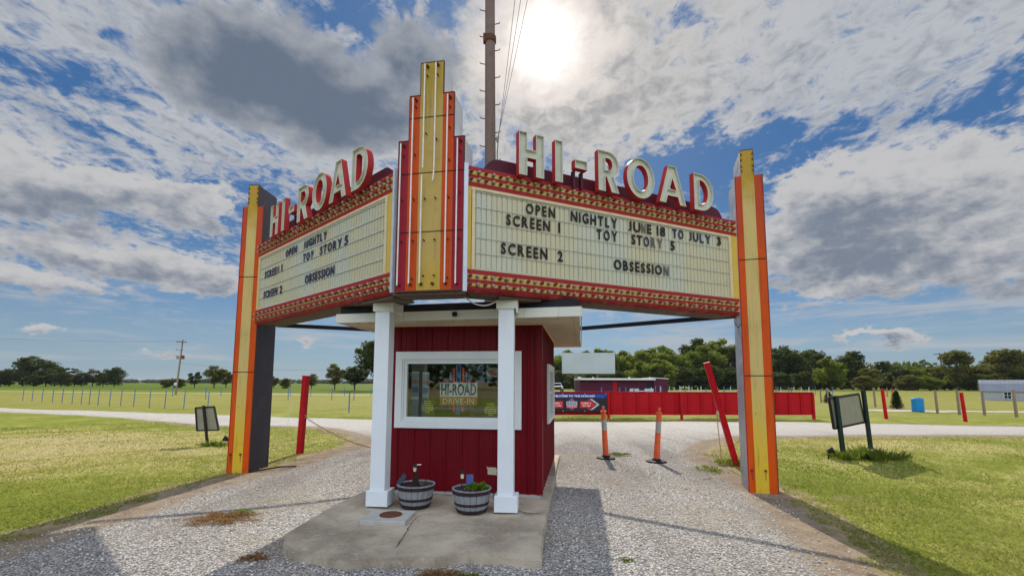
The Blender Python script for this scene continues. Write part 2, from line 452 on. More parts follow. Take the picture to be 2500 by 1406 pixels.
leaf_mat('leaf_dark', (0.024, 0.040, 0.009), (0.105, 0.135, 0.022), .55)
leaf_mat('leaf_mid', (0.055, 0.082, 0.008), (0.230, 0.285, 0.030), 0.62)
leaf_mat('leaf_olive', (0.055, 0.068, 0.012), (0.210, 0.200, 0.030), .55)
leaf_mat('leaf_warm', (0.050, 0.060, 0.015), (0.140, 0.120, 0.035))
leaf_mat('leaf_pine', (0.014, 0.026, 0.010), (0.040, 0.060, 0.018), 0.25)
leaf_mat('grass_blade', (0.150, 0.195, 0.016), (0.500, 0.450, 0.150), 0.5)
leaf_mat('weed_green', (0.080, 0.130, 0.012), (0.240, 0.290, 0.045), 0.5)
leaf_mat('weed_brown', (0.190, 0.090, 0.035), (0.420, 0.270, 0.120), 0.3)
leaf_mat('planter_green', (0.090, 0.160, 0.010), (0.220, 0.340, 0.035), 0.4)
leaf_mat('planter_dry', (0.18, 0.14, 0.09), (0.42, 0.36, 0.26), 0.3)
paint('bark', (0.060, 0.045, 0.035), 0.9, 0.4, (0.03, 0.02, 0.02), 3, 0.5)


def stone_mat():
    m, nt, b = new_mat('loose_stone')
    t = attr(nt, 'tint')
    c = mix(nt, t, (0.20, 0.195, 0.20), (0.66, 0.63, 0.58))
    nt.links.new(c.k, b.inputs['Base Color']); b.inputs['Roughness'].default_value = 0.8


stone_mat()


def ground_mat():
    m, nt, b = new_mat('ground')
    p = position(nt)
    x, y, z = sep(nt, p)
    g = attr(nt, 'gravel'); e = attr(nt, 'edge'); crop = attr(nt, 'crop'); dry = attr(nt, 'dry'); bare = attr(nt, 'bare')
    # grass
    n1 = noise(nt, p, 0.45, 6, 0.6); n2 = noise(nt, p, 3.5, 6, 0.65); n3 = noise(nt, p, 28.0, 5, 0.7); n4 = noise(nt, vec(nt, x * 3.0, y * 9.0, 0.0), 1.0, 5, 0.65)
    f = ((n1 - 0.5) * 0.95 + (n2 - 0.5) * 0.75 + n3 * 0.35 + dry * 0.50 + 0.08)
    grass = mix(nt, f.step(0.05, 0.62), (0.150, 0.190, 0.017), (0.340, 0.325, 0.080))
    grass = mix(nt, (f + n4 * 0.6 - 0.28).step(0.30, 0.80), grass, (0.42, 0.35, 0.17))
    grass = mix(nt, y.step(18.0, 30.0) * 0.65, grass, (0.215, 0.205, 0.045))
    grass = mix(nt, n3.step(0.55, 0.3) * 0.45, grass, (0.035, 0.055, 0.008))
    # far fields
    nf = noise(nt, vec(nt, x * 0.03, y * 0.12, 0.0), 1.0, 5, 0.6)
    cropc = mix(nt, nf.step(0.3, 0.7), (0.055, 0.095, 0.005), (0.105, 0.150, 0.008))
    grass = mix(nt, crop, grass, cropc)
    # gravel: stones of several tones
    v1 = voro(nt, p, 52.0, 'Color'); vd = voro(nt, p, 52.0, 'Distance')
    v2 = voro(nt, p, 120.0, 'Color'); vd2 = voro(nt, p, 120.0, 'Distance')
    a1 = sep(nt, v1)[0]; a2 = sep(nt, v2)[1]
    tone = a1 * 0.6 + a2 * 0.4
    st = mix(nt, tone.step(0.12, 0.9), (0.19, 0.18, 0.18), (0.80, 0.765, 0.70))
    st = mix(nt, vd.step(0.38, 0.75) * 0.7, st, (0.10, 0.085, 0.08))
    big = noise(nt, p, 0.55, 6, 0.6, 0.4)
    st = mix(nt, big.step(0.46, 0.68) * 0.50, st, (0.33, 0.27, 0.19))
    trk = noise(nt, vec(nt, x * 1.6, y * 0.22, 3.0), 1.0, 4, 0.6)
    st = mix(nt, trk.step(0.48, 0.66) * 0.50, st, (0.19, 0.165, 0.15))
    for xc, sl_ in ((1.55, 0.02), (3.05, 0.03), (-2.75, -0.10), (-4.0, -0.02)):
        dxl = x + (n1 - 0.5) * 0.7 + y * (-sl_) - xc
        band = (dxl * dxl * -9.0).f('EXPONENT') * (n2 * 0.8 + 0.2)
        st = mix(nt, band * 0.42, st, (0.20, 0.175, 0.15))
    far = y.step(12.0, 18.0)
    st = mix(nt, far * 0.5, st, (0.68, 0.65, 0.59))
    # bare dirt
    dirt = mix(nt, n2.step(0.3, 0.7), (0.20, 0.14, 0.085), (0.36, 0.28, 0.19))
    dirt = mix(nt, n3.step(0.5, 0.8) * 0.6, dirt, (0.45, 0.40, 0.33))
    en = e + (n2 - 0.5) * 0.55 + (n3 - 0.5) * 0.25
    gm = (g + (n2 - 0.5) * 0.9 + (n3 - 0.5) * 0.7).step(0.38, 0.62)
    c = mix(nt, gm, grass, st)
    c = mix(nt, (en.step(0.42, 0.75)) * 0.85, c, dirt)
    c = mix(nt, (bare + (n2 - 0.5) * 0.8).step(0.4, 0.7) * 0.8, c, dirt)
    dd = noise(nt, p, 0.9, 6, 0.68, 0.6)
    c = mix(nt, dd.step(0.60, 0.72) * gm * 0.65, c, (0.36, 0.29, 0.20))
    # a few green sprouts in the gravel
    sp = noise(nt, p, 1.3, 6, 0.7)
    c = mix(nt, sp.step(0.62, 0.70) * g * 0.45, c, (0.16, 0.17, 0.03))
    nt.links.new(c.k, b.inputs['Base Color'])
    b.inputs['Roughness'].default_value = 0.9; b.inputs['Specular IOR Level'].default_value = 0.08
    h = (vd * -1.0 + vd2 * -0.4) * gm * 1.0 + n3 * 0.8 + n2 * 1.0
    bump(nt, b, h, 0.9, 0.022)


ground_mat()


# ------------------------------------------------------------------ mesh helper
class MB:
    def __init__(s): s.v, s.f, s.m, s.slots = [], [], [], []
    def slot(s, mat):
        if mat not in s.slots: s.slots.append(mat)
        return s.slots.index(mat)
    def add(s, verts, faces, mat):
        o = len(s.v); k = s.slot(mat)
        s.v += [tuple(v) for v in verts]
        s.f += [tuple(o + i for i in f) for f in faces]
        s.m += [k] * len(faces)
        return s
    def hexa(s, b4, t4, mat):
        return s.add(list(b4) + list(t4), [(3, 2, 1, 0), (4, 5, 6, 7), (0, 1, 5, 4), (1, 2, 6, 5), (2, 3, 7, 6), (3, 0, 4, 7)], mat)
    def box(s, x0, x1, y0, y1, z0, z1, mat, bev=0.0):
        if bev <= 0:
            return s.hexa([(x0, y0, z0), (x1, y0, z0), (x1, y1, z0), (x0, y1, z0)], [(x0, y0, z1), (x1, y0, z1), (x1, y1, z1), (x0, y1, z1)], mat)
        bm = bmesh.new(); bmesh.ops.create_cube(bm, size=1.0)
        for v in bm.verts:
            v.co = Vector(((x0 + x1) / 2 + v.co.x * (x1 - x0), (y0 + y1) / 2 + v.co.y * (y1 - y0), (z0 + z1) / 2 + v.co.z * (z1 - z0)))
        bmesh.ops.bevel(bm, geom=list(bm.edges), offset=bev, segments=2, profile=0.5, affect='EDGES')
        bm.verts.index_update()
        s.add([v.co[:] for v in bm.verts], [[v.index for v in f.verts] for f in bm.faces], mat); bm.free()
        return s
    def prism(s, poly, y0, y1, mat, sidemat=None, axis='y'):
        """polygon in x,z pushed from y0 (front) to y1 (back); counter-clockwise seen from -y"""
        n = len(poly)
        if axis == 'y': A = [(x, y0, z) for x, z in poly]; B = [(x, y1, z) for x, z in poly]
        else: A = [(x, z, y0) for x, z in poly]; B = [(x, z, y1) for x, z in poly]
        tris = tessellate_polygon([[Vector((x, z, 0)) for x, z in poly]])
        s.add(A, tris, mat); s.add(B, [tuple(reversed(t)) for t in tris], sidemat or mat)
        s.add(A + B, [(i, (i + 1) % n, n + (i + 1) % n, n + i) for i in range(n)], sidemat or mat)
        return s
    def tube(s, pts, r, mat, seg=8, r1=None, caps=True):
        pts = [Vector(p) for p in pts]; n = len(pts); vs = []; up = None
        for i, p in enumerate(pts):
            d = (pts[min(i + 1, n - 1)] - pts[max(i - 1, 0)]).normalized()
            if up is None:
                up = Vector((0, 0, 1)) if abs(d.z) < 0.9 else Vector((1, 0, 0))
            a = d.cross(up); a.normalize(); bb = a.cross(d).normalized(); up = bb
            rr = r if r1 is None else r + (r1 - r) * i / max(1, n - 1)
            for k in range(seg):
                t = 2 * pi * k / seg
                vs.append(p + a * (rr * cos(t)) + bb * (rr * sin(t)))
        fs = [(i * seg + k, i * seg + (k + 1) % seg, (i + 1) * seg + (k + 1) % seg, (i + 1) * seg + k) for i in range(n - 1) for k in range(seg)]
        if caps: fs += [tuple(range(seg - 1, -1, -1)), tuple((n - 1) * seg + k for k in range(seg))]
        return s.add(vs, fs, mat)
    def bar(s, a, b, w, h, mat, upv=(0, 0, 1)):
        """rectangular bar from a to b"""
        a, b = Vector(a), Vector(b); d = (b - a).normalized(); u = Vector(upv)
        if abs(d.dot(u)) > 0.95: u = Vector((0, 1, 0))
        x = d.cross(u).normalized(); z = x.cross(d).normalized()
        q = lambda p: [p - x * w / 2 - z * h / 2, p + x * w / 2 - z * h / 2, p + x * w / 2 + z * h / 2, p - x * w / 2 + z * h / 2]
        return s.hexa(q(a), q(b), mat)
    def lathe(s, prof, mat, seg=24, c=(0, 0, 0), axis='z'):
        vs = []
        for r, z in prof:
            for k in range(seg):
                t = 2 * pi * k / seg
                if axis == 'z': vs.append((c[0] + r * cos(t), c[1] + r * sin(t), c[2] + z))
                else: vs.append((c[0] + r * cos(t), c[1] - z, c[2] + r * sin(t)))
        n = len(prof)
        fs = [(i * seg + k, i * seg + (k + 1) % seg, (i + 1) * seg + (k + 1) % seg, (i + 1) * seg + k) for i in range(n - 1) for k in range(seg)]
        fs += [tuple(range(seg - 1, -1, -1)), tuple((n - 1) * seg + k for k in range(seg))]
        return s.add(vs, fs, mat)
    def build(s, name, parent=None, loc=(0, 0, 0), rotz=0.0, smooth=False):
        me = bpy.data.meshes.new(name)
        me.from_pydata(s.v, [], s.f)
        for k in s.slots: me.materials.append(MATS[k])
        me.polygons.foreach_set('material_index', s.m)
        me.validate(); me.update()
        bm = bmesh.new(); bm.from_mesh(me); bmesh.ops.recalc_face_normals(bm, faces=bm.faces); bm.to_mesh(me); bm.free()
        if smooth:
            me.polygons.foreach_set('use_smooth', [True] * len(me.polygons))
        o = bpy.data.objects.new(name, me); COL.objects.link(o)
        if parent is not None: o.parent = parent
        o.location = loc; o.rotation_euler = (0, 0, rotz)
        return o


def empty(name, loc, label, cat, group=None, rotz=0.0):
    o = bpy.data.objects.new(name, None); COL.objects.link(o); o.empty_display_size = 0.2
    o.location = loc; o.rotation_euler = (0, 0, rotz)
    return tag(o, label, cat, group)


def tag(o, label=None, cat=None, group=None, kind=None):
    if label: o['label'] = label
    if cat: o['category'] = cat
    if group: o['group'] = group
    if kind: o['kind'] = kind
    return o


def copy_tree(o, parent=None):
    c = o.copy(); COL.objects.link(c)
    if parent is not None: c.parent = parent
    for ch in list(o.children): copy_tree(ch, c)
    return c


def fast_mesh(name, V, F, mat, tint=None):
    """numpy verts (n,3), faces (m,k) all with k corners, per-face tint"""
    me = bpy.data.meshes.new(name); k = F.shape[1]
    me.vertices.add(len(V)); me.vertices.foreach_set('co', np.ascontiguousarray(V, np.float32).ravel())
    me.loops.add(F.size); me.loops.foreach_set('vertex_index', np.ascontiguousarray(F, np.int32).ravel())
    me.polygons.add(len(F)); me.polygons.foreach_set('loop_start', np.arange(0, F.size, k, dtype=np.int32))
    me.polygons.foreach_set('loop_total', np.full(len(F), k, np.int32))
    if tint is not None:
        a = me.attributes.new('tint', 'FLOAT', 'FACE'); a.data.foreach_set('value', np.ascontiguousarray(tint, np.float32))
    me.materials.append(MATS[mat]); me.update(calc_edges=True)
    return me


def link_mesh(name, me, parent=None, loc=(0, 0, 0), rotz=0.0):
    o = bpy.data.objects.new(name, me); COL.objects.link(o)
    if parent is not None: o.parent = parent
    o.location = loc; o.rotation_euler = (0, 0, rotz)
    return o


_glyphs = {}


def text_shape(txt, bold=0.0, spacing=1.0):
    key = (txt, bold, spacing)
    if key in _glyphs: return _glyphs[key]
    cu = bpy.data.curves.new('lettering', 'FONT'); cu.body = txt; cu.offset = bold; cu.space_character = spacing
    cu.resolution_u = 3; cu.fill_mode = 'FRONT'
    ob = bpy.data.objects.new('lettering', cu); COL.objects.link(ob)
    me = bpy.data.meshes.new_from_object(ob.evaluated_get(bpy.context.evaluated_depsgraph_get()))
    V = [tuple(v.co) for v in me.vertices]; F = [tuple(p.vertices) for p in me.polygons]
    bpy.data.objects.remove(ob); bpy.data.curves.remove(cu); bpy.data.meshes.remove(me)
    xs = [v[0] for v in V]; ys = [v[1] for v in V]
    _glyphs[key] = (V, F, min(xs), max(xs), min(ys), max(ys))
    return _glyphs[key]


def add_text(mb, txt, x0, x1, z0, z1, y, mat, bold=0.02, thick=0.0, spacing=1.0, caps_ref=None):
    """flat letters fitted into x0..x1, z0..z1 at depth y (front is -y)"""
    V, F, a, b, c, d = text_shape(txt, bold, spacing)
    T = lambda v: (x0 + (v[0] - a) / (b - a) * (x1 - x0), z0 + (v[1] - c) / (d - c) * (z1 - z0))
    P = [T(v) for v in V]
    mb.add([(p[0], y, p[1]) for p in P], F, mat)
    if thick > 0:
        # edges used once are the outline: give them a side wall
        cnt = {}
        for f in F:
            for i in range(len(f)):
                e = (f[i], f[(i + 1) % len(f)]); k = tuple(sorted(e)); cnt.setdefault(k, []).append(e)
        n = len(P); vs = [(p[0], y, p[1]) for p in P] + [(p[0], y + thick, p[1]) for p in P]
        mb.add(vs, [(e[0][1], e[0][0], n + e[0][0], n + e[0][1]) for e in cnt.values() if len(e) == 1], mat)


exec_parts = []
# ------------------------------------------------------------------ ground
GRAVEL = np.array([(-6.5, -9), (-5.25, 3.0), (-5.03, 4.78), (-4.90, 5.64), (-4.90, 6.4), (-4.98, 7.05), (-4.87, 7.61), (-4.70, 8.3), (-4.55, 8.75), (-4.40, 9.3), (-4.45, 10.3),
                   (-4.27, 11.05), (-4.05, 11.98), (-4.27, 13.24), (-5.02, 14.56), (-6.22, 16.03), (-7.27, 17.05), (-8.8, 17.28), (-10.95, 17.36), (-13.86, 18.86), (-16.98, 20.66),
                   (-20.27, 22.29), (-23.51, 23.6), (-26.8, 24.74), (-45, 31), (-75, 40), (-75, 45), (-45, 35.5), (-31.4, 28.97), (-26.5, 27.04), (-22.6, 26.08), (-18.08, 24.55), (-13.86, 23.2),
                   (-9.12, 21.52), (-6.17, 20.69), (-1, 20.3), (1.79, 20.15), (4.31, 19.84), (7.97, 20.42), (11.35, 20.14), (15.72, 19.51), (19.89, 18.38), (32, 17.6), (80, 17),
                   (80, 13.6), (32, 14.4), (16.08, 14.89), (12.77, 14.78), (9.37, 14.46), (7.16, 14.28), (5.9, 13.3), (4.9, 11.9), (4.38, 10.82), (4.20, 9.25), (4.05, 8.2), (3.95, 7.06),
                   (3.72, 6.26), (3.59, 5.63), (3.37, 4.87), (3.07, 4.1), (2.95, 2.0), (3.6, -9)])


def poly_sd(X, Y, P):
    """signed distance, positive inside"""
    d = np.full(X.shape, 1e9); ins = np.zeros(X.shape, bool); n = len(P)
    for i in range(n):
        ax, ay = P[i]; bx, by = P[(i + 1) % n]
        ex, ey = bx - ax, by - ay; L = ex * ex + ey * ey + 1e-12
        t = np.clip(((X - ax) * ex + (Y - ay) * ey) / L, 0, 1)
        d = np.minimum(d, np.hypot(X - ax - t * ex, Y - ay - t * ey))
        c = ((ay > Y) != (by > Y)) & (X < ex * (Y - ay) / (ey + 1e-12 * (ey == 0)) + ax)
        ins ^= c
    return np.where(ins, d, -d)


def gauss(X, Y, x, y, rx, ry): return np.exp(-((X - x) / rx) ** 2 - ((Y - y) / ry) ** 2)


def sstep(a, b, x):
    t = np.clip((x - a) / (b - a), 0, 1); return t * t * (3 - 2 * t)


def ground_h(X, Y):
    h = -0.30 * gauss(X, Y, 9.2, 8.7, 3.4, 1.9)
    lawn = sstep(0.2, 1.5, -poly_sd(X, Y, GRAVEL)) * sstep(60, 20, np.hypot(X, Y))
    h = h + lawn * 0.05 * (np.sin(X * 0.9 + 1.3) * np.cos(Y * 0.7) + 0.5 * np.sin(X * 2.3 - Y * 1.7))
    h = h + lawn * 0.12 * gauss(X, Y, -9, 7, 3, 3) + lawn * 0.20 * gauss(X, Y, -13.5, 12.0, 3.6, 3)
    h = h + 0.015 * np.sin(X * 1.3 + Y * 0.4) * np.cos(Y * 0.9 - X * 0.2) * sstep(60, 20, np.hypot(X, Y)) * (1 - lawn)
    return h


def make_ground():
    def axis(lo, hi, step, far):
        a = list(np.arange(lo, hi + 1e-6, step)); s = step; v = hi
        while v < far: s *= 1.35; v += s; a.append(v)
        s = step; v = lo; pre = []
        while v > -far: s *= 1.35; v -= s; pre.append(v)
        return np.array(pre[::-1] + a)
    xs = axis(-12, 14, 0.12, 3500); ys = axis(2.5, 26, 0.12, 3500)
    xs = np.unique(np.concatenate([xs, np.arange(-34, 34, 0.6)])); ys = np.unique(np.concatenate([ys, np.arange(-12, 80, 0.7)]))
    X, Y = np.meshgrid(xs, ys); nx, ny = len(xs), len(ys)
    sdist = poly_sd(X, Y, GRAVEL)
    V = np.stack([X, Y, ground_h(X, Y)], -1).reshape(-1, 3)
    i = (np.arange(ny - 1)[:, None] * nx + np.arange(nx - 1)[None]).ravel()
    F = np.stack([i, i + 1, i + nx + 1, i + nx], 1)
    me = fast_mesh('ground', V, F, 'ground')
    # tracks and roads farther off
    g = sstep(-0.35, 0.35, sdist)
    g = g * (1 - 0.40 * sstep(-9, -15, X) * sstep(6, 12, Y) * (0.6 + 0.4 * np.sin(X * 0.5 + Y * 1.1)))
    for y0, w, x0, x1, sl in ((62.5, 1.8, -90, -4, -0.22), (39.0, 0.9, -60, 6, 0.0), (46, 1.0, -40, 6, 0.02), (36.0, 1.6, 22, 60, -0.15), (-15, 3.0, -300, 300, 0.0)):
        yc = y0 + sl * (X + 20)
        g = np.maximum(g, sstep(w, w * 0.3, np.abs(Y - yc)) * sstep(x0 - 2, x0, X) * sstep(x1 + 2, x1, X) * (0.35 if w < 1.2 else 0.8))
    edge = np.exp(-((sdist + 0.10) / 0.34) ** 2) * sstep(24, 15, Y) + 0.6 * np.exp(-((sdist - 0.3) / 0.6) ** 2) * sstep(24, 15, Y)
    crop = sstep(66, 74, Y + 0.22 * (X + 20)) * sstep(8, -2, X)
    crop = np.maximum(crop, 0.3 * sstep(90, 110, Y))
    dry = 0.9 * gauss(X, Y, -11, 8.5, 4.5, 2.4) + 0.95 * gauss(X, Y, -10.5, 12.0, 5, 2.6) + 0.5 * gauss(X, Y, 10, 6, 3, 3) + 0.55 * gauss(X, Y, 9, 12.6, 6, 1.5) - 0.5 * gauss(X, Y, -6, 6.3, 1.4, 1.5) + 0.25 * sstep(20, 40, Y) * sstep(70, 50, Y)
    bare = 0.9 * gauss(X, Y, -6.6, 5.3, 0.9, 0.35) + 0.7 * gauss(X, Y, 4.9, 6.9, 0.5, 0.45) + 0.8 * gauss(X, Y, -3.0, 12.6, 0.5, 1.2) + 0.8 * gauss(X, Y, -4.2, 9.9, 0.5, 0.9) + 0.7 * gauss(X, Y, 3.9, 8.6, 0.4, 0.8) + 0.9 * gauss(X, Y, 8, 20.9, 7, 0.30) + 1.0 * sstep(-30, -36, Y)
    for nme, arr in (('gravel', g), ('edge', edge), ('crop', crop), ('dry', dry), ('bare', bare)):
        a = me.attributes.new(nme, 'FLOAT', 'POINT'); a.data.foreach_set('value', np.clip(arr, -1, 1.2).astype(np.float32).ravel())
    me.polygons.foreach_set('use_smooth', [True] * len(me.polygons))
    o = link_mesh('ground', me); tag(o, kind='structure')


make_ground()


def hz(x, y): return float(ground_h(np.array([float(x)]), np.array([float(y)]))[0])


def grass_blades():
    n = 330000
    # more blades where the picture is near
    r = 4.0 * np.exp(rng.random(n) * math.log(24 / 4.0)); th = (rng.random(n) * 2 - 1) * radians(56)
    X = r * np.sin(th); Y = r * np.cos(th)
    sdist = poly_sd(X, Y, GRAVEL)
    nz = np.sin(X * 5.1 + 2 * np.sin(Y * 3)) * np.sin(Y * 4.3 + 1.7 * np.sin(X * 2.2)) * 0.16
    keep = (sdist + nz < -0.10) & ~((np.abs(X) < 2.6) & (Y < 13))
    X, Y, r = X[keep], Y[keep], r[keep]; n = len(X)
    Z = ground_h(X, Y)
    lush = 0.5 + 0.28 * np.sin(X * 1.9 + np.sin(Y * 1.3) * 2) * np.sin(Y * 1.6 + 1.0) + 0.28 * np.sin(X * 7.3 + 3 * np.sin(Y * 2.9)) * np.sin(Y * 6.1 + 2 * np.sin(X * 3.7))
    h = (0.010 + 0.028 * rng.random(n) ** 1.5) * (0.45 + 1.0 * lush); w = 0.0035 + 0.0007 * r
    a = rng.random(n) * 2 * pi; lean = (0.5 + rng.random(n) * 1.2) * h; la = rng.random(n) * 2 * pi
    ca, sa = np.cos(a) * w, np.sin(a) * w
    b0 = np.stack([X - ca, Y - sa, Z - 0.004], 1); b1 = np.stack([X + ca, Y + sa, Z - 0.004], 1)
    tp = np.stack([X + np.cos(la) * lean, Y + np.sin(la) * lean, Z + h], 1)
    V = np.stack([b0, b1, tp], 1).reshape(-1, 3); F = np.arange(3 * n).reshape(-1, 3)
    dryf = 0.9 * gauss(X, Y, -11, 8.5, 4.5, 2.4) + 0.95 * gauss(X, Y, -10.5, 12.0, 5, 2.6) + 0.5 * gauss(X, Y, 10, 6, 3, 3) + 0.4 * gauss(X, Y, 9, 12.6, 6, 1.5)
    tint = np.clip(0.12 + 0.42 * rng.random(n) + 0.50 * dryf - 0.15 * lush + 0.16 * np.sin(X * 1.1 + 2 * np.sin(Y * .7)) * np.sin(Y * 1.3 + np.sin(X * .9) * 2), 0, 1)
    o = link_mesh('grass', fast_mesh('grass', V, F, 'grass_blade', tint))
    tag(o, 'mown green and straw coloured grass on both lawns beside the gravel drive', 'grass', kind='stuff')


grass_blades()


def loose_stones():
    n = 30000
    r = 3.9 * np.exp(rng.random(n) * math.log(13 / 3.9)); th = (rng.random(n) * 2 - 1) * radians(52)
    X = r * np.sin(th); Y = r * np.cos(th)
    sdist = poly_sd(X, Y, GRAVEL)
    slab = poly_sd(X, Y, SLAB)
    clus = np.sin(X * 3.3 + 1.3 * np.sin(Y * 2.1)) + np.sin(Y * 2.7 + X) + rng.random(n) * 2.2
    k = (sdist > -0.10 + rng.random(n) * 0.5) & (slab < -0.01) & (clus > 0.3)
    X, Y = X[k], Y[k]; n = len(X); Z = ground_h(X, Y)
    sz = 0.006 + 0.012 * rng.random(n) ** 2.6
    base = np.array([(1, 0, 0), (-1, 0, 0), (0, 1, 0), (0, -1, 0), (0, 0, 1), (0, 0, -1)], float)
    fc = np.array([(0, 2, 4), (2, 1, 4), (1, 3, 4), (3, 0, 4), (2, 0, 5), (1, 2, 5), (3, 1, 5), (0, 3, 5)])
    V = base[None] * (0.65 + 0.7 * rng.random((n, 6, 1))); V = V * np.array([1, 1, 0.7]) * sz[:, None, None]
    a = rng.random(n) * 2 * pi; c, s_ = np.cos(a)[:, None], np.sin(a)[:, None]
    V = np.stack([V[..., 0] * c - V[..., 1] * s_, V[..., 0] * s_ + V[..., 1] * c, V[..., 2]], -1) + np.stack([X, Y, Z + sz * 0.25], 1)[:, None]
    F = (fc[None] + 6 * np.arange(n)[:, None, None]).reshape(-1, 3)
    tint = np.repeat(rng.random(n) ** 0.8, 8)
    o = link_mesh('gravel', fast_mesh('gravel', V.reshape(-1, 3), F, 'loose_stone', tint))
    tag(o, 'loose grey and white crushed stones strewn over the driveway', 'gravel', kind='stuff')


# ------------------------------------------------------------------ concrete slab under the booth
SLAB = np.array([(-2.02, 6.9), (-2.20, 5.9), (-2.27, 4.86), (-2.16, 4.60), (-2.02, 4.46), (-1.94, 4.38), (-1.70, 4.30), (-1.52, 4.22), (-1.40, 4.19), (-1.22, 4.27), (-1.05, 4.24), (-0.89, 4.28),
                 (-0.66, 4.27), (-0.44, 4.38), (-0.2, 4.36), (0.02, 4.33), (0.20, 4.26), (0.27, 4.29), (0.31, 4.74), (0.52, 6.40), (0.90, 9.3), (1.02, 10.1), (-1.25, 10.4), (-1.6, 8.6)])


def make_slab():
    bm = bmesh.new()
    top = []
    for i, (x, y) in enumerate(SLAB): top.append(bm.verts.new((x, y, 0.10 - 0.03 * (y < 4.7))))
    bot = [bm.verts.new((v.co.x * 1.004, v.co.y - 0.01, -0.05)) for v in top]
    bm.faces.new(top); n = len(top)
    for i in range(n): bm.faces.new((top[i], bot[i], bot[(i + 1) % n], top[(i + 1) % n]))
    bmesh.ops.recalc_face_normals(bm, faces=bm.faces)
    bmesh.ops.bevel(bm, geom=[e for e in bm.edges if abs(e.verts[0].co.z - e.verts[1].co.z) < 0.05 and e.verts[0].co.z > 0.03], offset=0.014, segments=2, affect='EDGES')
    me = bpy.data.meshes.new('concrete_slab'); bm.to_mesh(me); bm.free(); me.materials.append(MATS['concrete'])
    o = link_mesh('concrete_slab', me); tag(o, kind='structure')
    # the crack that runs across it: a thin open seam filled with dirt
    def crack(pts, w):
        mb = MB(); pts2 = []
        for (ax, ay), (bx, by) in zip(pts[:-1], pts[1:]):
            k = max(2, int(hypot(bx - ax, by - ay) / 0.035))
            for j in range(k): pts2.append((ax + (bx - ax) * j / k + random.uniform(-.010, .010), ay + (by - ay) * j / k + random.uniform(-.012, .012)))
        L = [(x - w * random.uniform(.4, 1.2), y - w * random.uniform(.2, .8)) for x, y in pts2]; R = [(x + w * random.uniform(.4, 1.2), y + w * random.uniform(.2, .8)) for x, y in pts2]
        for i in range(len(pts2) - 1):
            q = [L[i], R[i], R[i + 1], L[i + 1]]
            mb.add([(x, y, 0.1045 - 0.03 * max(0, min(1, (4.9 - y) / 0.3))) for x, y in q], [(0, 1, 2, 3)], 'seam')
        c = mb.build('slab_crack', o); return c
    crack([(-1.08, 4.55), (-1.06, 4.75), (-1.07, 5.30), (-1.04, 5.49), (-0.85, 5.60), (-0.55, 5.70), (-0.29, 5.80)], 0.006)
    crack([(0.09, 5.67), (0.20, 5.59), (0.33, 5.60), (0.42, 5.62)], 0.014)
    crack([(-0.62, 4.97), (-0.45, 4.95), (-0.30, 4.95)], 0.004)
    # access hole: pale square collar with a rusty round lid
    d = empty('drain_cover', (-1.38, 5.42, 0.10), 'rusty round lid in a pale square concrete collar on the slab', 'drain cover', rotz=radians(-3))
    mb = MB(); mb.box(-0.25, 0.25, -0.22, 0.22, -0.03, 0.022, 'kerb_concrete', 0.008); mb.build('collar', d)
    mb = MB(); mb.lathe([(0.125, 0.0), (0.125, 0.030), (0.112, 0.036), (0.10, 0.030), (0.0, 0.034)], 'rusty', 28, (0.02, 0.02, 0)); mb.build('lid', d)


make_slab()
loose_stones()

# ------------------------------------------------------------------ marquee sign
ROOT = Vector((-1.0, 5.4, 0.0))
sign = empty('marquee_sign', ROOT, 'V shaped drive-in marquee with a stepped striped tower, two message boards and two striped pillars', 'marquee sign')
RA, RB = Vector((-0.523, 5.25)), Vector((3.504, 7.107)); LA, LB = Vector((-4.683, 8.44)), Vector((-1.428, 5.424))
RROT = atan2(RB.y - RA.y, RB.x - RA.x); LROT = atan2(LB.y - LA.y, LB.x - LA.x); PL = 4.435


def W(p, z=0.0): return (p[0] - ROOT.x, p[1] - ROOT.y, z)


def make_pillar(x, y, rot, side_mat, seams):
    w, d, H, H2 = 0.395, 0.62, 4.865, 5.285
    mb = MB()
    # shell: sides and back
    mb.box(0.0, w, 0.012, d, -0.05, H, side_mat)
    mb.box(0.090, 0.278, 0.012, d, H + 0.002, H2, side_mat)
    p = mb.build('pillar', sign, W((x, y)), rot)
    f = MB()
    f.box(0.0, 0.094, 0.0, 0.010, 0.0, H + 0.006, 'pillar_orange'); f.box(0.274, w, 0.0, 0.010, 0.0, H + 0.006, 'pillar_orange')
    f.build('orange_stripe', p)
    f = MB(); f.box(0.094, 0.274, -0.001, 0.010, 0.0, H2 + 0.006, 'pillar_yellow'); f.build('yellow_stripe', p)
    f = MB()
    for z in seams: f.box(-0.003, w + 0.003, -0.004, 0.004, z - 0.006, z + 0.006, 'seam')
    f.box(-0.004, 0.008, -0.004, 0.02, 0.0, H, 'bulb_stripe'); f.box(w - 0.006, w + 0.004, -0.004, 0.02, 0.0, H, 'rusty')
    f.box(0.088, 0.094, -0.004, 0.02, H, H2, 'rusty'); f.box(0.272, 0.280, -0.004, 0.02, H, H2, 'rusty'); f.box(0.088, 0.280, -0.004, 0.05, H2, H2 + 0.012, 'rusty')
    f.build('edge_trim', p)
    for bx, bz in ((0.05, 0.33), (0.235, 0.33)):
        f = MB(); f.lathe([(0.0, -0.02), (0.016, -0.02), (0.016, 0.025), (0.0, 0.03)], 'rusty', 10, (bx, -0.002, bz), 'y')
        f.box(bx - 0.003, bx + 0.003, -0.0035, 0.001, bz - 0.14, bz - 0.01, 'seam'); f.build('bolt', p)
    for z in (5.22, 5.13, 5.02, 4.95):
        for bx in (0.104, 0.264):
            f = MB(); f.lathe([(0.0, -0.01), (0.012, -0.01), (0.010, 0.02), (0.0, 0.022)], 'rusty', 8, (bx, -0.001, z), 'y'); f.build('bolt', p)
    return p


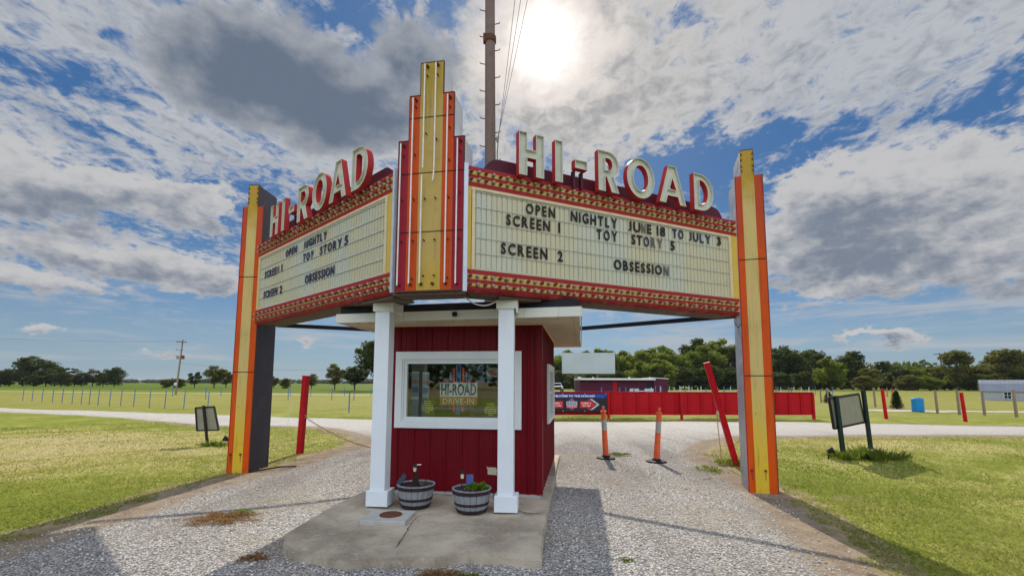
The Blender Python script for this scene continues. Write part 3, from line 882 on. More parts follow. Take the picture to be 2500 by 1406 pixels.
pl = make_pillar(-5.045, 8.47, radians(-2.5), 'pillar_dark', (3.533, 1.785))
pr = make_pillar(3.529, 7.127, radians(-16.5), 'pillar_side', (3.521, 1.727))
pl['label'] = 'pillar with a dark painted inner side'; pr['label'] = 'pillar with a dented grey metal inner side'
# conduit at the foot and loose cable under the cabinet
f = MB(); f.tube([(0.40, 0.06, 0.02), (0.55, 0.14, 0.035), (0.78, 0.36, 0.06), (0.95, 0.60, 0.03)], 0.014, 'wire_black'); f.build('conduit', pl)
f = MB(); f.tube([(0.02, 0.10, 2.62), (0.0, 0.06, 2.52), (-0.03, 0.05, 2.47), (-0.05, 0.12, 2.50), (-0.07, 0.2, 2.60)], 0.005, 'wire_black'); f.build('loose_cable', pr)

# stepped tower: local x runs along its face
TA, TB = Vector((-1.42, 5.38)), Vector((-0.56, 5.22)); TROT = atan2(TB.y - TA.y, TB.x - TA.x)


def make_tower():
    z0, Z3, Z2, Z1 = 2.665, 4.480, 5.043, 5.455
    s = [0.050, 0.178, 0.312, 0.598, 0.735, 0.868]; D = 0.36
    mb = MB()
    mb.box(s[0], s[5], 0.012, D, z0, Z3, 'tower_side'); mb.box(s[1], s[4], 0.012, D, Z3 + 0.002, Z2, 'tower_side'); mb.box(s[2], s[3], 0.012, D, Z2 + 0.002, Z1, 'tower_side')
    t = mb.build('tower', sign, W(TA), TROT)
    for nm, mat, bands in (('red_stripe', 'tower_red', ((s[0], s[1], Z3), (s[4], s[5], Z3))), ('orange_stripe', 'tower_orange', ((s[1], s[2], Z2), (s[3], s[4], Z2)))):
        f = MB()
        for a, b, z in bands: f.box(a, b, 0.0, 0.011, z0, z + 0.004, mat)
        f.build(nm, t)
    f = MB(); f.box(s[2], s[3], -0.001, 0.011, z0, Z1 + 0.004, 'tower_yellow'); f.build('yellow_stripe', t)
    f = MB()
    for z, a, b in ((3.355, s[0], s[5]), (4.072, s[0], s[5]), (4.765, s[1], s[4])): f.box(a - 0.002, b + 0.002, -0.004, 0.004, z - 0.005, z + 0.005, 'seam')
    for a, b, z in ((s[0], s[1], Z3), (s[4], s[5], Z3), (s[1], s[2], Z2), (s[3], s[4], Z2), (s[2], s[3], Z1)): f.box(a - 0.004, b + 0.004, -0.005, 0.03, z + 0.004, z + 0.013, 'rusty')
    for a, za, zb in ((s[2] - 0.003, Z2, Z1), (s[3] + 0.003, Z2, Z1), (s[1] - 0.002, Z3, Z2), (s[4] + 0.002, Z3, Z2), (s[0], z0, Z3), (s[5], z0, Z3)): f.box(a - 0.004, a + 0.004, -0.004, 0.02, za, zb, 'rusty')
    f.box(s[0] - 0.005, s[5] + 0.005, -0.006, 0.02, z0 - 0.02, z0 - 0.001, 'rusty')
    f.build('edge_trim', t)
    # neon tubes stand off the face
    def tube(x, za, zb, hang=0.0):
        m = MB(); k = 9
        m.tube([(x + hang * (i / k) ** 2, -0.045, zb + (za - zb) * i / k) for i in range(k + 1)], 0.0085, 'neon_glass', 8)
        m.build('neon_tube', t)
    def stud(x, z, big=False):
        r = 0.018 if big else 0.009
        m = MB(); m.lathe([(0.0, 0.0), (r, 0.0), (r * 0.9, 0.035), (r * 0.5, 0.04), (r * 0.45, 0.028), (0, 0.028)], 'rusty', 12, (x, -0.001, z), 'y'); m.build('tube_support', t)
    for x, zt, zb in ((0.094, 4.44, 2.72), (0.236, 5.00, 2.735), (0.376, 5.42, 4.115), (0.366, 4.035, 2.735), (0.515, 5.42, 4.10), (0.668, 5.00, 2.735), (0.797, 4.44, 2.72)):
        tube(x, zb, zt)
    tube(0.513, 3.95, 4.09, -0.012)
    for x, zs in ((0.118, (4.43, 4.3, 3.75, 3.25)), (0.262, (4.99, 4.9, 4.3, 3.75, 3.25, 2.8)), (0.40, (5.40, 5.28, 4.55, 3.75, 3.25, 2.83)), (0.530, (5.41, 5.28, 4.47, 3.75, 3.25, 2.83)), (0.69, (4.98, 4.86, 4.6, 4.2, 3.75, 3.25, 2.8)), (0.825, (4.43, 4.3, 3.8, 3.25))):
        for z in zs: stud(x, z, z in (zs[0],))
    for x in (0.10, 0.245, 0.375, 0.515, 0.672, 0.80): stud(x, 2.735, True)
    return t


make_tower()


def glyph(ch, w, h, t):
    """outline loops (first the outside, then holes) of a bold block letter"""
    def arc(cx, cz, rx, rz, a0, a1, n): return [(cx + rx * cos(radians(a0 + (a1 - a0) * i / n)), cz + rz * sin(radians(a0 + (a1 - a0) * i / n))) for i in range(n + 1)]
    if ch == 'H': return [[(0, 0), (t, 0), (t, .41 * h), (w - t, .41 * h), (w - t, 0), (w, 0), (w, h), (w - t, h), (w - t, .61 * h), (t, .61 * h), (t, h), (0, h)]]
    if ch in 'I-': return [[(0, 0), (w, 0), (w, h), (0, h)]]
    if ch == 'R':
        c = w * 0.50; e = w - c
        return [[(0, 0), (t, 0), (t, .36 * h), (.40 * w, .36 * h), (w - t * 1.08, 0), (w, 0), (.74 * w, .385 * h)] + arc(c, .675 * h, e, .325 * h, -62, 90, 12) + [(0, h)],
                [(t, .53 * h), (t, .83 * h)] + arc(c, .68 * h, e - t * .95, .15 * h, 90, -90, 8)]
    if ch == 'O':
        return [[(w / 2 + w / 2 * cos(a), h / 2 + h / 2 * sin(a)) for a in [2 * pi * i / 32 for i in range(32)]],
                [(w / 2 + (w / 2 - t) * cos(a), h / 2 + (h / 2 - t * .92) * sin(a)) for a in [-2 * pi * i / 24 for i in range(24)]]]
    if ch == 'A':
        k = .35 * w; xi = lambda z: k * z / h; T = t * 1.04
        return [[(0, 0), (T, 0), (T + xi(.20 * h), .20 * h), (w - T - xi(.20 * h), .20 * h), (w - T, 0), (w, 0), (w - k, h), (k, h)],
                [(T + xi(.37 * h), .37 * h), (w / 2, .37 * h + (w / 2 - T - xi(.37 * h)) * h / k * .78), (w - T - xi(.37 * h), .37 * h)]]
    if ch == 'D':
        c = w * .36
        return [[(0, 0), (c, 0)] + arc(c, h / 2, w - c, h / 2, -88, 88, 16) + [(c, h), (0, h)],
                [(t, .17 * h), (t, .83 * h), (c, .83 * h)] + arc(c, h / 2, w - c - t, .33 * h, 86, -86, 12) + [(c, .17 * h)]]


def signed_area(P): return sum(P[i][0] * P[(i + 1) % len(P)][1] - P[(i + 1) % len(P)][0] * P[i][1] for i in range(len(P))) / 2


def inset(P, d):
    """move a loop to its left by d"""
    n = len(P); out = []
    for i in range(n):
        a, b, c = Vector(P[i - 1]), Vector(P[i]), Vector(P[(i + 1) % n])
        e1 = (b - a).normalized(); e2 = (c - b).normalized(); n1 = Vector((-e1.y, e1.x)); n2 = Vector((-e2.y, e2.x))
        m = n1 + n2; m = m / max(0.35, (1 + n1.dot(n2)))
        out.append((b.x + m.x * d, b.y + m.y * d))
    return out


def channel_letter(ch, x, w, z, h, t, y0, depth, parent, loc, rot):
    loops = glyph(ch, w, h, t)
    loops = [[(x + a, z + b) for a, b in L] for L in loops]
    if signed_area(loops[0]) < 0: loops[0].reverse()
    for L in loops[1:]:
        if signed_area(L) > 0: L.reverse()
    ins = [inset(L, 0.008) for L in loops]
    face, back = y0 + depth * 0.38, y0 + depth
    mb = MB()
    for L, I in zip(loops, ins):
        n = len(L); idx = [(i, (i + 1) % n, n + (i + 1) % n, n + i) for i in range(n)]
        mb.add([(a, y0, b) for a, b in L] + [(a, back, b) for a, b in L], idx, 'letter_red')
        mb.add([(a, y0, b) for a, b in L] + [(a, y0, b) for a, b in I], idx, 'letter_face')
        mb.add([(a, y0, b) for a, b in I] + [(a, face, b) for a, b in I], idx, 'letter_face')
    for LL, y, mat in ((ins, face, 'letter_face'), (loops, back, 'letter_red')):
        V = [p for L in LL for p in L]
        tris = tessellate_polygon([[Vector((a, b, 0)) for a, b in L] for L in LL])
        mb.add([(a, y, b) for a, b in V], tris, mat)
    return mb.build('channel_letter', parent, loc, rot)


def make_cabinet(A, rot, side, mirror):
    """one wing: a shallow box with a message board and two bands of bulbs"""
    loc = W(A); B = MB(); D = 0.46
    B.box(0.0, PL, 0.03, D, 2.665, 4.13, 'maroon')
    cab = B.build('cabinet', sign, loc, rot)
    u = MB(); u.box(0.02, PL - 0.02, 0.045, D - 0.01, 2.645, 2.664, 'underside'); u.build('soffit_plate', cab)
    # face bands
    f = MB()
    for za, zb in ((4.098, 4.140), (4.008, 4.042), (3.893, 3.948), (2.857, 2.903), (2.752, 2.790)): f.box(0, PL, 0.0, 0.029, za, zb, 'bulb_stripe')
    f.build('red_band', cab)
    f = MB()
    for za, zb in ((4.042, 4.098), (3.948, 4.008), (2.790, 2.857), (2.706, 2.752)): f.box(0, PL, 0.006, 0.029, za + 0.0005, zb - 0.0005, 'bulb_yellow')
    f.build('yellow_band', cab)
    f = MB(); n = 60
    prof = [(0.0, 2.706), (0.004, 2.675), (0.022, 2.650), (0.06, 2.640)]
    V = []; 
    for i in range(n + 1):
        for (yy, zz) in prof: V.append((PL * i / n, yy + random.uniform(-.004, .004), zz + random.uniform(-.006, .006)))
    k = len(prof); f.add(V, [(i * k + j, i * k + j + 1, (i + 1) * k + j + 1, (i + 1) * k + j) for i in range(n) for j in range(k - 1)], 'lip_chipped')
    f.build('bottom_lip', cab)
    # letter board of corrugated panels
    xa, xb = (0.095, 4.255); ya, yb = 2.912, 3.858
    f = MB(); pitch = 0.0667; nr = int(round((xb - xa) / pitch)); V = []
    pr_ = [(0.0, 0.010), (0.08, 0.009), (0.13, 0.020), (0.24, 0.020), (0.32, 0.009), (0.66, 0.0095)]
    for i in range(nr):
        for a, d in pr_: V.append((xa + (i + a) * (xb - xa) / nr, d + 0.006))
    V.append((xb, 0.016)); m = len(V)
    f.add([(x, y, ya) for x, y in V] + [(x, y, yb) for x, y in V], [(i, i + 1, m + i + 1, m + i) for i in range(m - 1)], 'letter_board')
    f.build('letter_board', cab)
    f = MB()
    hh = 0.010 if side == 'R' else 0.020
    for z in (3.845, 3.659, 3.476, 3.291, 3.107, 2.922): f.box(xa, xb, 0.006, 0.0115, z - hh / 2, z + hh / 2, 'track_strip')
    f.build('letter_track', cab)
    f = MB()
    f.box(0.048, 4.315, -0.004, 0.028, 3.8585, 3.892, 'frame_cream'); f.box(0.048, 4.315, -0.004, 0.028, 2.9035, 2.911, 'frame_cream')
    f.box(0.056, 0.094, -0.006, 0.028, 2.9115, 3.858, 'frame_cream'); f.box(4.256, 4.312, -0.006, 0.028, 2.9115, 3.858, 'frame_cream')
    f.build('board_frame', cab)
    for xs0, xs1 in ((0.0, 0.047), (4.322, PL)):
        f = MB(); f.box(xs0, xs1, -0.002, 0.028, 2.904, 3.892, 'side_yellow'); f.build('side_strip', cab)
    return cab


cabR = make_cabinet(RA, RROT, 'R', False); cabL = make_cabinet(LA, LROT, 'L', True)
cabR['label'] = 'message cabinet listing dates from June 18 to July 3'; cabL['label'] = 'message cabinet with open nightly and no dates'


def bulbs():
    proto = {}
    def shape(kind, lx=0.0, lz=0.0, y=0.0, mb=None):
        mb = mb or MB()
        mb.lathe([(0.0, -0.004), (0.0215, -0.004), (0.0215, 0.010), (0.017, 0.013), (0.013, 0.004), (0.0, 0.004)], 'socket', 10, (lx, y, lz), 'y')
        mat = 'bulb_red' if kind == 'red' else 'bulb_clear'
        mb.lathe([(0.010, 0.006), (0.011, 0.016), (0.019, 0.030), (0.0215, 0.041), (0.018, 0.052), (0.010, 0.059), (0.0, 0.061)], mat, 10, (lx, y, lz), 'y')
        return mb
    pitch = 0.0935
    rows = (4.070, 3.978, 2.824, 2.729)
    nb = int(PL / pitch)
    count = 0; rest = MB()
    for i in range(nb):
        x = 0.038 + i * pitch
        for z in rows:
            kind = 'red' if i % 2 == 0 else 'clear'
            if z == 2.729 and 11 <= i <= 13 and i != 12: kind = 'clear'
            if count < 100:
                if kind not in proto:
                    o = shape(kind).build('light_bulb', cabR, (x, 0.006, z), smooth=True); proto[kind] = o
                    o['label'] = 'red bulb' if kind == 'red' else 'clear bulb'
                else:
                    o = proto[kind].copy(); COL.objects.link(o); o.parent = cabR; o.location = (x, 0.006, z)
                o.rotation_euler = (radians(random.uniform(-5, 5)), 0, radians(random.uniform(-5, 5)))
                count += 1
            else:
                shape(kind, x, z, 0.006, rest)
    o = rest.build('light_bulb', cabR, smooth=True); o['kind'] = 'stuff'
    rest = MB()
    for i in range(nb):
        x = 0.045 + i * pitch
        for z in rows: shape('red' if (nb - i) % 2 == 0 else 'clear', x, z, 0.006, rest)
    o = rest.build('light_bulb', cabL, smooth=True); o['kind'] = 'stuff'


bulbs()


def message(cab, lines):
    for txt, a, b, z0, z1, mat in lines:
        ws = [text_shape(ch, 0.026, 1.0) for ch in txt]; ws = [w[3] - w[2] for w in ws]
        gap = 0.36 * (sum(ws) / len(ws)) if len(ws) > 1 else 0.0
        k = (b - a) / (sum(ws) + gap * (len(ws) - 1)); x = a
        mb = MB()
        for ch, w in zip(txt, ws):
            dz = random.uniform(-.0025, .0025)
            add_text(mb, ch, x, x + w * k, z0 + dz, z1 + dz, -0.001, mat, 0.026, 0.006); x += (w + gap) * k
        mb.build('message_lettering', cab)


message(cabR, [('OPEN', 0.760, 1.172, 3.680, 3.812, 'letter_black'), ('NIGHTLY', 1.408, 2.143, 3.681, 3.820, 'letter_black'), ('JU', 2.330, 2.54, 3.689, 3.826, 'letter_black'), ('N', 2.560, 2.630, 3.690, 3.826, 'letter_faded'), ('E', 2.660, 2.736, 3.690, 3.826, 'letter_black'),
               ('1', 2.835, 2.862, 3.689, 3.823, 'letter_black'), ('8', 2.895, 2.986, 3.690, 3.826, 'letter_black'), ('TO', 3.125, 3.335, 3.697, 3.830, 'letter_navy'), ('JULY', 3.445, 3.882, 3.697, 3.832, 'letter_navy'), ('3', 4.013, 4.094, 3.702, 3.832, 'letter_black'),
               ('SCREEN', 0.494, 1.098, 3.496, 3.632, 'letter_black'), ('TOY', 1.806, 2.138, 3.500, 3.638, 'letter_black'), ('ST', 2.380, 2.565, 3.504, 3.642, 'letter_black'), ('O', 2.590, 2.690, 3.504, 3.642, 'letter_navy'), ('RY', 2.720, 2.930, 3.506, 3.644, 'letter_faded'), ('5', 3.080, 3.160, 3.508, 3.642, 'letter_black'),
               ('SCREEN', 0.428, 1.061, 3.131, 3.270, 'letter_black'), ('2', 1.209, 1.283, 3.133, 3.268, 'letter_black'), ('OBSESSIO', 2.076, 2.905, 3.122, 3.262, 'letter_black'), ('N', 2.940, 3.030, 3.124, 3.264, 'letter_faded')])
message(cabL, [('OPEN', 1.240, 1.672, 3.664, 3.790, 'letter_navy'), ('N', 1.945, 2.030, 3.666, 3.796, 'letter_faded'), ('IGHTLY', 2.060, 2.706, 3.668, 3.800, 'letter_navy'),
               ('TOY', 1.930, 2.295, 3.462, 3.590, 'letter_navy'), ('STORY', 2.510, 3.165, 3.464, 3.596, 'letter_navy'), ('5', 3.245, 3.342, 3.466, 3.600, 'letter_navy'),
               ('SCREE', 0.345, 0.860, 3.444, 3.572, 'letter_navy'), ('N', 0.885, 0.975, 3.446, 3.574, 'letter_faded'),
               ('SCREEN', 0.340, 0.958, 3.080, 3.212, 'letter_navy'), ('2', 1.065, 1.155, 3.082, 3.212, 'letter_black'), ('OBSESSION', 2.040, 2.980, 3.102, 3.240, 'letter_navy')])
for cab, x0, x1, z0, z1 in ((cabR, 1.222, 1.248, 3.498, 3.634), (cabL, 1.093, 1.120, 3.446, 3.576)):
    mb = MB(); mb.box(x0, x1, -0.001, 0.005, z0, z1, 'letter_black'); mb.build('message_lettering', cab)


def crown(A, rot, letters):
    """rounded backing box on top of the cabinet, with the open-faced letters in front"""
    x0, x1, z0, z1 = 0.24, 4.26, 4.132, 4.345
    poly = [(x0, z0), (x1, z0)] + [(x1 - 0.21 + 0.21 * cos(radians(a)), z0 + 0.213 * sin(radians(a))) for a in (15, 30, 45, 60, 75, 90)] + [(x0 + 0.21 - 0.21 * cos(radians(a)), z0 + 0.213 * sin(radians(a))) for a in (90, 75, 60, 45, 30, 15)]
    mb = MB(); mb.prism(poly, 0.10, 0.40, 'maroon'); mb.build('letter_backing', sign, W(A), rot)
    for ch, x, w, z, h in letters:
        t = 0.112
        if ch == '-':
            channel_letter(ch, x, w, z, h, t, -0.12, 0.09, sign, W(A), rot)
            m = MB(); m.box(x + 0.02, x + 0.05, -0.04, 0.02, 4.12, z, 'maroon'); m.box(x + w - 0.05, x + w - 0.02, -0.04, 0.02, 4.12, z, 'maroon'); m.build('letter_bracket', sign, W(A), rot)
        else: channel_letter(ch, x, w, z, h, t, -0.12, 0.085, sign, W(A), rot)


crown(RA, RROT, [('H', .606, .345, 4.108, .550), ('I', 1.110, .110, 4.112, .545), ('-', 1.402, .19, 4.345, .115), ('R', 1.762, .332, 4.120, .552), ('O', 2.228, .478, 4.124, .574), ('A', 2.792, .492, 4.143, .560), ('D', 3.448, .387, 4.135, .553)])
crown(LA, LROT, [('H', .822, .345, 4.064, .545), ('I', 1.312, .112, 4.066, .545), ('-', 1.595, .20, 4.290, .115), ('R', 1.922, .388, 4.062, .552), ('O', 2.443, .455, 4.078, .560), ('A', 2.985, .485, 4.085, .556), ('D', 3.610, .405, 4.082, .562)])

# metal strips where the wings meet the tower, the soffit that closes the V, tie beams
f = MB(); f.box(-0.052, -0.004, -0.03, 0.05, 2.640, 4.155, 'galv'); f.build('corner_strip', sign, W(RA), RROT)
f = MB(); f.box(PL + 0.002, PL + 0.042, -0.02, 0.05, 2.655, 4.155, 'galv'); f.build('corner_strip', sign, W(LA), LROT)
f = MB()
f.prism([(-1.40, 5.40), (-0.55, 5.24), (-0.50, 5.57), (-1.33, 5.73)], 2.618, 2.640, 'underside', axis='z'); f.build('tower_soffit', sign, W((0, 0)))
f = MB(); f.prism([(-0.16, 5.50), (0.36, 5.74), (0.22, 5.98), (-0.20, 5.86)], 2.612, 2.636, 'underside', axis='z'); f.build('bearing_plate', sign, W((0, 0)))
f = MB(); f.prism([(-1.95, 5.98), (-1.42, 5.50), (-1.25, 5.90), (-1.62, 6.24)], 2.612, 2.636, 'underside', axis='z'); f.build('bearing_plate', sign, W((0, 0)))
for a, b in (((-4.55, 8.95, 2.70), (-0.66, 10.9, 2.72)), ((3.72, 7.62, 2.72), (-0.42, 11.0, 2.72))):
    f = MB(); f.bar(a, b, 0.05, 0.075, 'black_metal'); f.build('tie_beam', sign, W((0, 0)))
f = MB(); pts = []
for i in range(15):
    t = i / 14; pts.append((-0.60 + 0.42 * t, 5.50 + 0.14 * t, 2.655 - 0.05 * t - 0.42 * t * (1 - t) * 0.9))
f.tube(pts, 0.0085, 'wire_pale', 6); f.build('hanging_cable', sign, W((0, 0)))

# ------------------------------------------------------------------ white columns
def make_column(x0, x1, y0, y1, rot, label, loose):
    e = empty('square_column', ((x0 + x1) / 2, (y0 + y1) / 2, 0.10), label, 'column', 'white columns in front of the ticket booth', rot)
    w = 0.24; d = 0.22; a, b = w / 2, d / 2
    m = MB(); m.box(-a + 0.025, a - 0.025, -b + 0.02, b - 0.02, 0.185, 2.42, 'white_column', 0.004); m.build('shaft', e)
    m = MB(); m.box(-a - 0.01, a + 0.025, -b - 0.01, b + 0.02, 0.0, 0.185, 'white_column', 0.005); m.build('plinth', e)
    m = MB(); m.box(-a, a, -b, b, 2.405, 2.512, 'fascia', 0.004)
    if loose: m.hexa([(a + 0.004, -b - 0.01, 2.385), (a + 0.03, -b - 0.01, 2.395), (a + 0.07, b + 0.03, 2.395), (a + 0.04, b + 0.03, 2.385)], [(a + 0.004, -b - 0.01, 2.53), (a + 0.03, -b - 0.01, 2.54), (a + 0.07, b + 0.03, 2.54), (a + 0.04, b + 0.03, 2.53)], 'fascia')
    else: m.box(a + 0.001, a + 0.022, -b + 0.01, b - 0.01, 2.36, 2.53, 'fascia')
    m.build('capital', e)


make_column(-1.775, -1.505, 5.86, 6.10, radians(-7), 'white square column with loose cap boards, left of the two half barrels', True)
make_column(-0.19, 0.06, 5.64, 5.84, radians(-5), 'white square column crossing the right end of the booth window', False)
# ------------------------------------------------------------------ ticket booth
BROT = -0.143; BO = Vector((-1.658, 6.669)); BW, BD, BZ = 2.07, 3.24, 2.415
booth = empty('ticket_booth', (BO.x, BO.y, 0), 'dark red ribbed metal ticket booth with a white framed window and flat overhanging roof', 'ticket booth', rotz=BROT)


def to_booth(x, y):
    dx, dy = x - BO.x, y - BO.y
    return (dx * cos(BROT) + dy * sin(BROT), -dx * sin(BROT) + dy * cos(BROT))


def ribbed(mb, s0, s1, z0, z1, mat, place, pitch=0.23):
    """steel siding: flat sheet with a high rib and two low ribs per pitch"""
    xs = {s0, s1}; k = math.floor(s0 / pitch) - 1
    while k * pitch < s1 + pitch:
        b = k * pitch + 0.045
        for o in (0.0, 0.010, 0.026, 0.036, 0.088, 0.094, 0.102, 0.108, 0.158, 0.164, 0.172, 0.178): xs.add(round(b + o, 5))
        k += 1
    xs = sorted(x for x in xs if s0 - 1e-9 <= x <= s1 + 1e-9)
    def dep(x):
        q = (x - 0.045) % pitch
        for a, b, c, d, h in ((0, .010, .026, .036, .019), (.088, .094, .102, .108, .004), (.158, .164, .172, .178, .004)):
            if a < q < d: return h * min(1, (q - a) / (b - a), (d - q) / (d - c))
        return 0.0
    n = len(xs); V = [place(x, dep(x), z0) for x in xs] + [place(x, dep(x), z1) for x in xs]
    mb.add(V, [(i, i + 1, n + i + 1, n + i) for i in range(n - 1)], mat)


F_ = lambda x, d, z: (x, -d, z)
R_ = lambda y, d, z: (BW + d, y, z)
L_ = lambda y, d, z: (-d, y, z)
K_ = lambda x, d, z: (x, BD + d, z)
WX0, WX1, WZ0, WZ1 = 0.115, 1.715, 1.066, 1.935
mb = MB()
ribbed(mb, 0, BW, 0.13, WZ0, 'barn_red', F_); ribbed(mb, 0, BW, WZ1, BZ, 'barn_red', F_); ribbed(mb, 0, WX0, WZ0, WZ1, 'barn_red', F_); ribbed(mb, WX1, BW, WZ0, WZ1, 'barn_red', F_)
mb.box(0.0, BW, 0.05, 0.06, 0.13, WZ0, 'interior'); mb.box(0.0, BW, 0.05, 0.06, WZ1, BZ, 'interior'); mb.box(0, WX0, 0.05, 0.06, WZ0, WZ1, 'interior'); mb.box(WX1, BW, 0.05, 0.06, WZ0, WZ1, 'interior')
mb.build('front_wall', booth)
SY0, SY1, SZ0, SZ1 = 1.06, 2.46, 1.04, 1.84
mb = MB()
ribbed(mb, 0, BD, 0.13, SZ0, 'barn_red', R_); ribbed(mb, 0, BD, SZ1, BZ, 'barn_red', R_); ribbed(mb, 0, SY0, SZ0, SZ1, 'barn_red', R_); ribbed(mb, SY1, BD, SZ0, SZ1, 'barn_red', R_)
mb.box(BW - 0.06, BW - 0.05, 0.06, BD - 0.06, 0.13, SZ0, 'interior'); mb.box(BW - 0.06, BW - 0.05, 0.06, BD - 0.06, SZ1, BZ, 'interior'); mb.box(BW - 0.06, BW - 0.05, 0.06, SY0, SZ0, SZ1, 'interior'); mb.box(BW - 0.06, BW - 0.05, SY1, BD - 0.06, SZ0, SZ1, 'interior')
mb.build('side_wall', booth)
mb = MB(); ribbed(mb, 0, BD, 0.13, BZ, 'barn_red', L_); mb.box(0.05, 0.06, 0.06, BD - 0.06, 0.13, BZ, 'interior'); mb.build('side_wall', booth)
mb = MB(); ribbed(mb, 0, BW, 0.13, BZ, 'barn_red', K_); mb.box(0.06, BW - 0.06, BD - 0.06, BD - 0.05, 0.13, BZ, 'interior'); mb.build('back_wall', booth)
for x, y in ((BW, 0), (0, 0)):
    sx = 1 if x > 0 else -1; mb = MB()
    mb.box(min(x + sx * .026, x - sx * 0.055), max(x + sx * .026, x - sx * 0.055), -0.026, -0.0205, 0.13, BZ, 'barn_red'); mb.box(min(x + sx * .0205, x + sx * 0.026), max(x + sx * .0205, x + sx * 0.026), -0.0205, 0.055, 0.13, BZ, 'barn_red')
    mb.build('corner_trim', booth)
mb = MB(); mb.box(0.0, BW, -0.012, BD, 0.09, 0.129, 'kerb_concrete'); mb.build('base_plate', booth)
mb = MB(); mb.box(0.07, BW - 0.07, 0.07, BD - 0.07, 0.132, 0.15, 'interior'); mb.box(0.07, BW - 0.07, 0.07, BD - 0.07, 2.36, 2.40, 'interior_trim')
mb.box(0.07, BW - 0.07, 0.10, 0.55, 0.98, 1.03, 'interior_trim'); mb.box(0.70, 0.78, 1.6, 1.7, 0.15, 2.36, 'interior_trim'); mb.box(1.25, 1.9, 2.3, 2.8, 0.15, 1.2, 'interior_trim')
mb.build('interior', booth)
# front window
mb = MB()
a0, a1, b0, b1 = 0.018, 1.812, 0.978, 2.040
mb.box(a0, a1, -0.046, -0.0205, WZ1, b1, 'white_trim', 0.003); mb.box(a0, a1, -0.046, -0.0205, b0, WZ0, 'white_trim', 0.003)
mb.box(a0, WX0, -0.046, -0.0205, WZ0, WZ1, 'white_trim', 0.003); mb.box(WX1, a1, -0.046, -0.0205, WZ0, WZ1, 'white_trim', 0.003)
win = mb.build('window', booth)
mb = MB()
def ring(mb, x0, x1, z0, z1, w, y0, y1, mat):
    mb.box(x0, x1, y0, y1, z1 - w, z1, mat); mb.box(x0, x1, y0, y1, z0, z0 + w, mat)
    mb.box(x0, x0 + w, y0, y1, z0 + w, z1 - w, mat); mb.box(x1 - w, x1, y0, y1, z0 + w, z1 - w, mat)
ring(mb, WX0 + .001, WX1 - .001, WZ0 + .001, WZ1 - .001, 0.022, -0.030, 0.048, 'white_trim')
ring(mb, WX0 + .024, WX1 - .024, WZ0 + .024, WZ1 - .024, 0.040, -0.014, 0.046, 'white_trim')
mb.build('sash', win)
GX0, GX1, GZ0, GZ1 = WX0 + 0.064, WX1 - 0.064, WZ0 + 0.064, WZ1 - 0.064
mb = MB(); mb.box(GX0, GX1, 0.004, 0.009, GZ0, GZ1, 'window_glass'); mb.build('pane', win)
# decal on the glass
mb = MB(); Y = 0.0145
def flat(x0, x1, z0, z1, mat, y=Y): mb.box(x0, x1, y, y + 0.0008, z0, z1, mat)
flat(.655, 1.190, 1.411, 1.606, 'logo_white'); flat(.650, 1.195, 1.607, 1.620, 'logo_red'); flat(.655, 1.190, 1.292, 1.409, 'logo_brick')
C_ = 0.9205
for o0, o1, zt, zb, m_ in ((0.0, 0.033, 1.857, 1.168, 'logo_sky'), (0.046, 0.084, 1.812, 1.200, 'logo_red'), (0.094, 0.130, 1.762, 1.245, 'logo_blue')):
    for sgn in ((1,) if o0 == 0 else (1, -1)):
        xa, xb = (C_ - o1, C_ + o1) if o0 == 0 else sorted((C_ + sgn * o0, C_ + sgn * o1))
        flat(xa, xb, 1.6205, zt, m_); flat(xa, xb, zb, 1.2915, m_)
        for xl in ((xa + .006, xb - .006) if o0 == 0 else ((xa + xb) / 2,)): mb.box(xl - .0018, xl + .0018, Y - 0.0005, Y - 0.0001, 1.6205, zt - 0.008, 'logo_white')
add_text(mb, 'HI-ROAD', .673, 1.176, 1.428, 1.594, Y - 0.0006, 'logo_blue', 0.030, 0, 1.02)
add_text(mb, 'DRIVE-IN', .700, 1.145, 1.312, 1.390, Y - 0.0006, 'logo_white', 0.0, 0, 1.05)
mb.build('window_decal', win)
# notices behind the glass: dark sheets with yellow lines of print, and two tall grey panels
for x0, x1, z0, z1 in ((.378, .575, 1.133, 1.396), (1.282, 1.480, 1.132, 1.365)):
    t = empty('window_notice', (0, 0, 0), 'dark notice with yellow print, ' + ('beside the tall grey panels' if x0 < 1 else 'under the oval sign') + ' in the booth window', 'notice', 'notices in the booth window', BROT)
    t.location = (BO.x + 0.024 * sin(-BROT), BO.y + 0.024 * cos(BROT), 0)
    mb = MB(); mb.box(x0, x1, 0.0, 0.002, z0, z1, 'poster_dark'); mb.build('sheet', t)
    mb = MB(); cx = (x0 + x1) / 2; zz = z0 + (z1 - z0) * .80
    for wd in (.55, .62, .92, 1.0, .98, .86, .35):
        w_ = (x1 - x0) * .46 * wd
        k = cx - w_
        while k < cx + w_ - 0.006:
            l = random.uniform(.012, .034); l = min(l, cx + w_ - k); mb.box(k, k + l, -0.0015, -0.0005, zz - 0.0065, zz + 0.0065, 'poster_yellow'); k += l + 0.006
        zz -= 0.025
    mb.build('print', t)
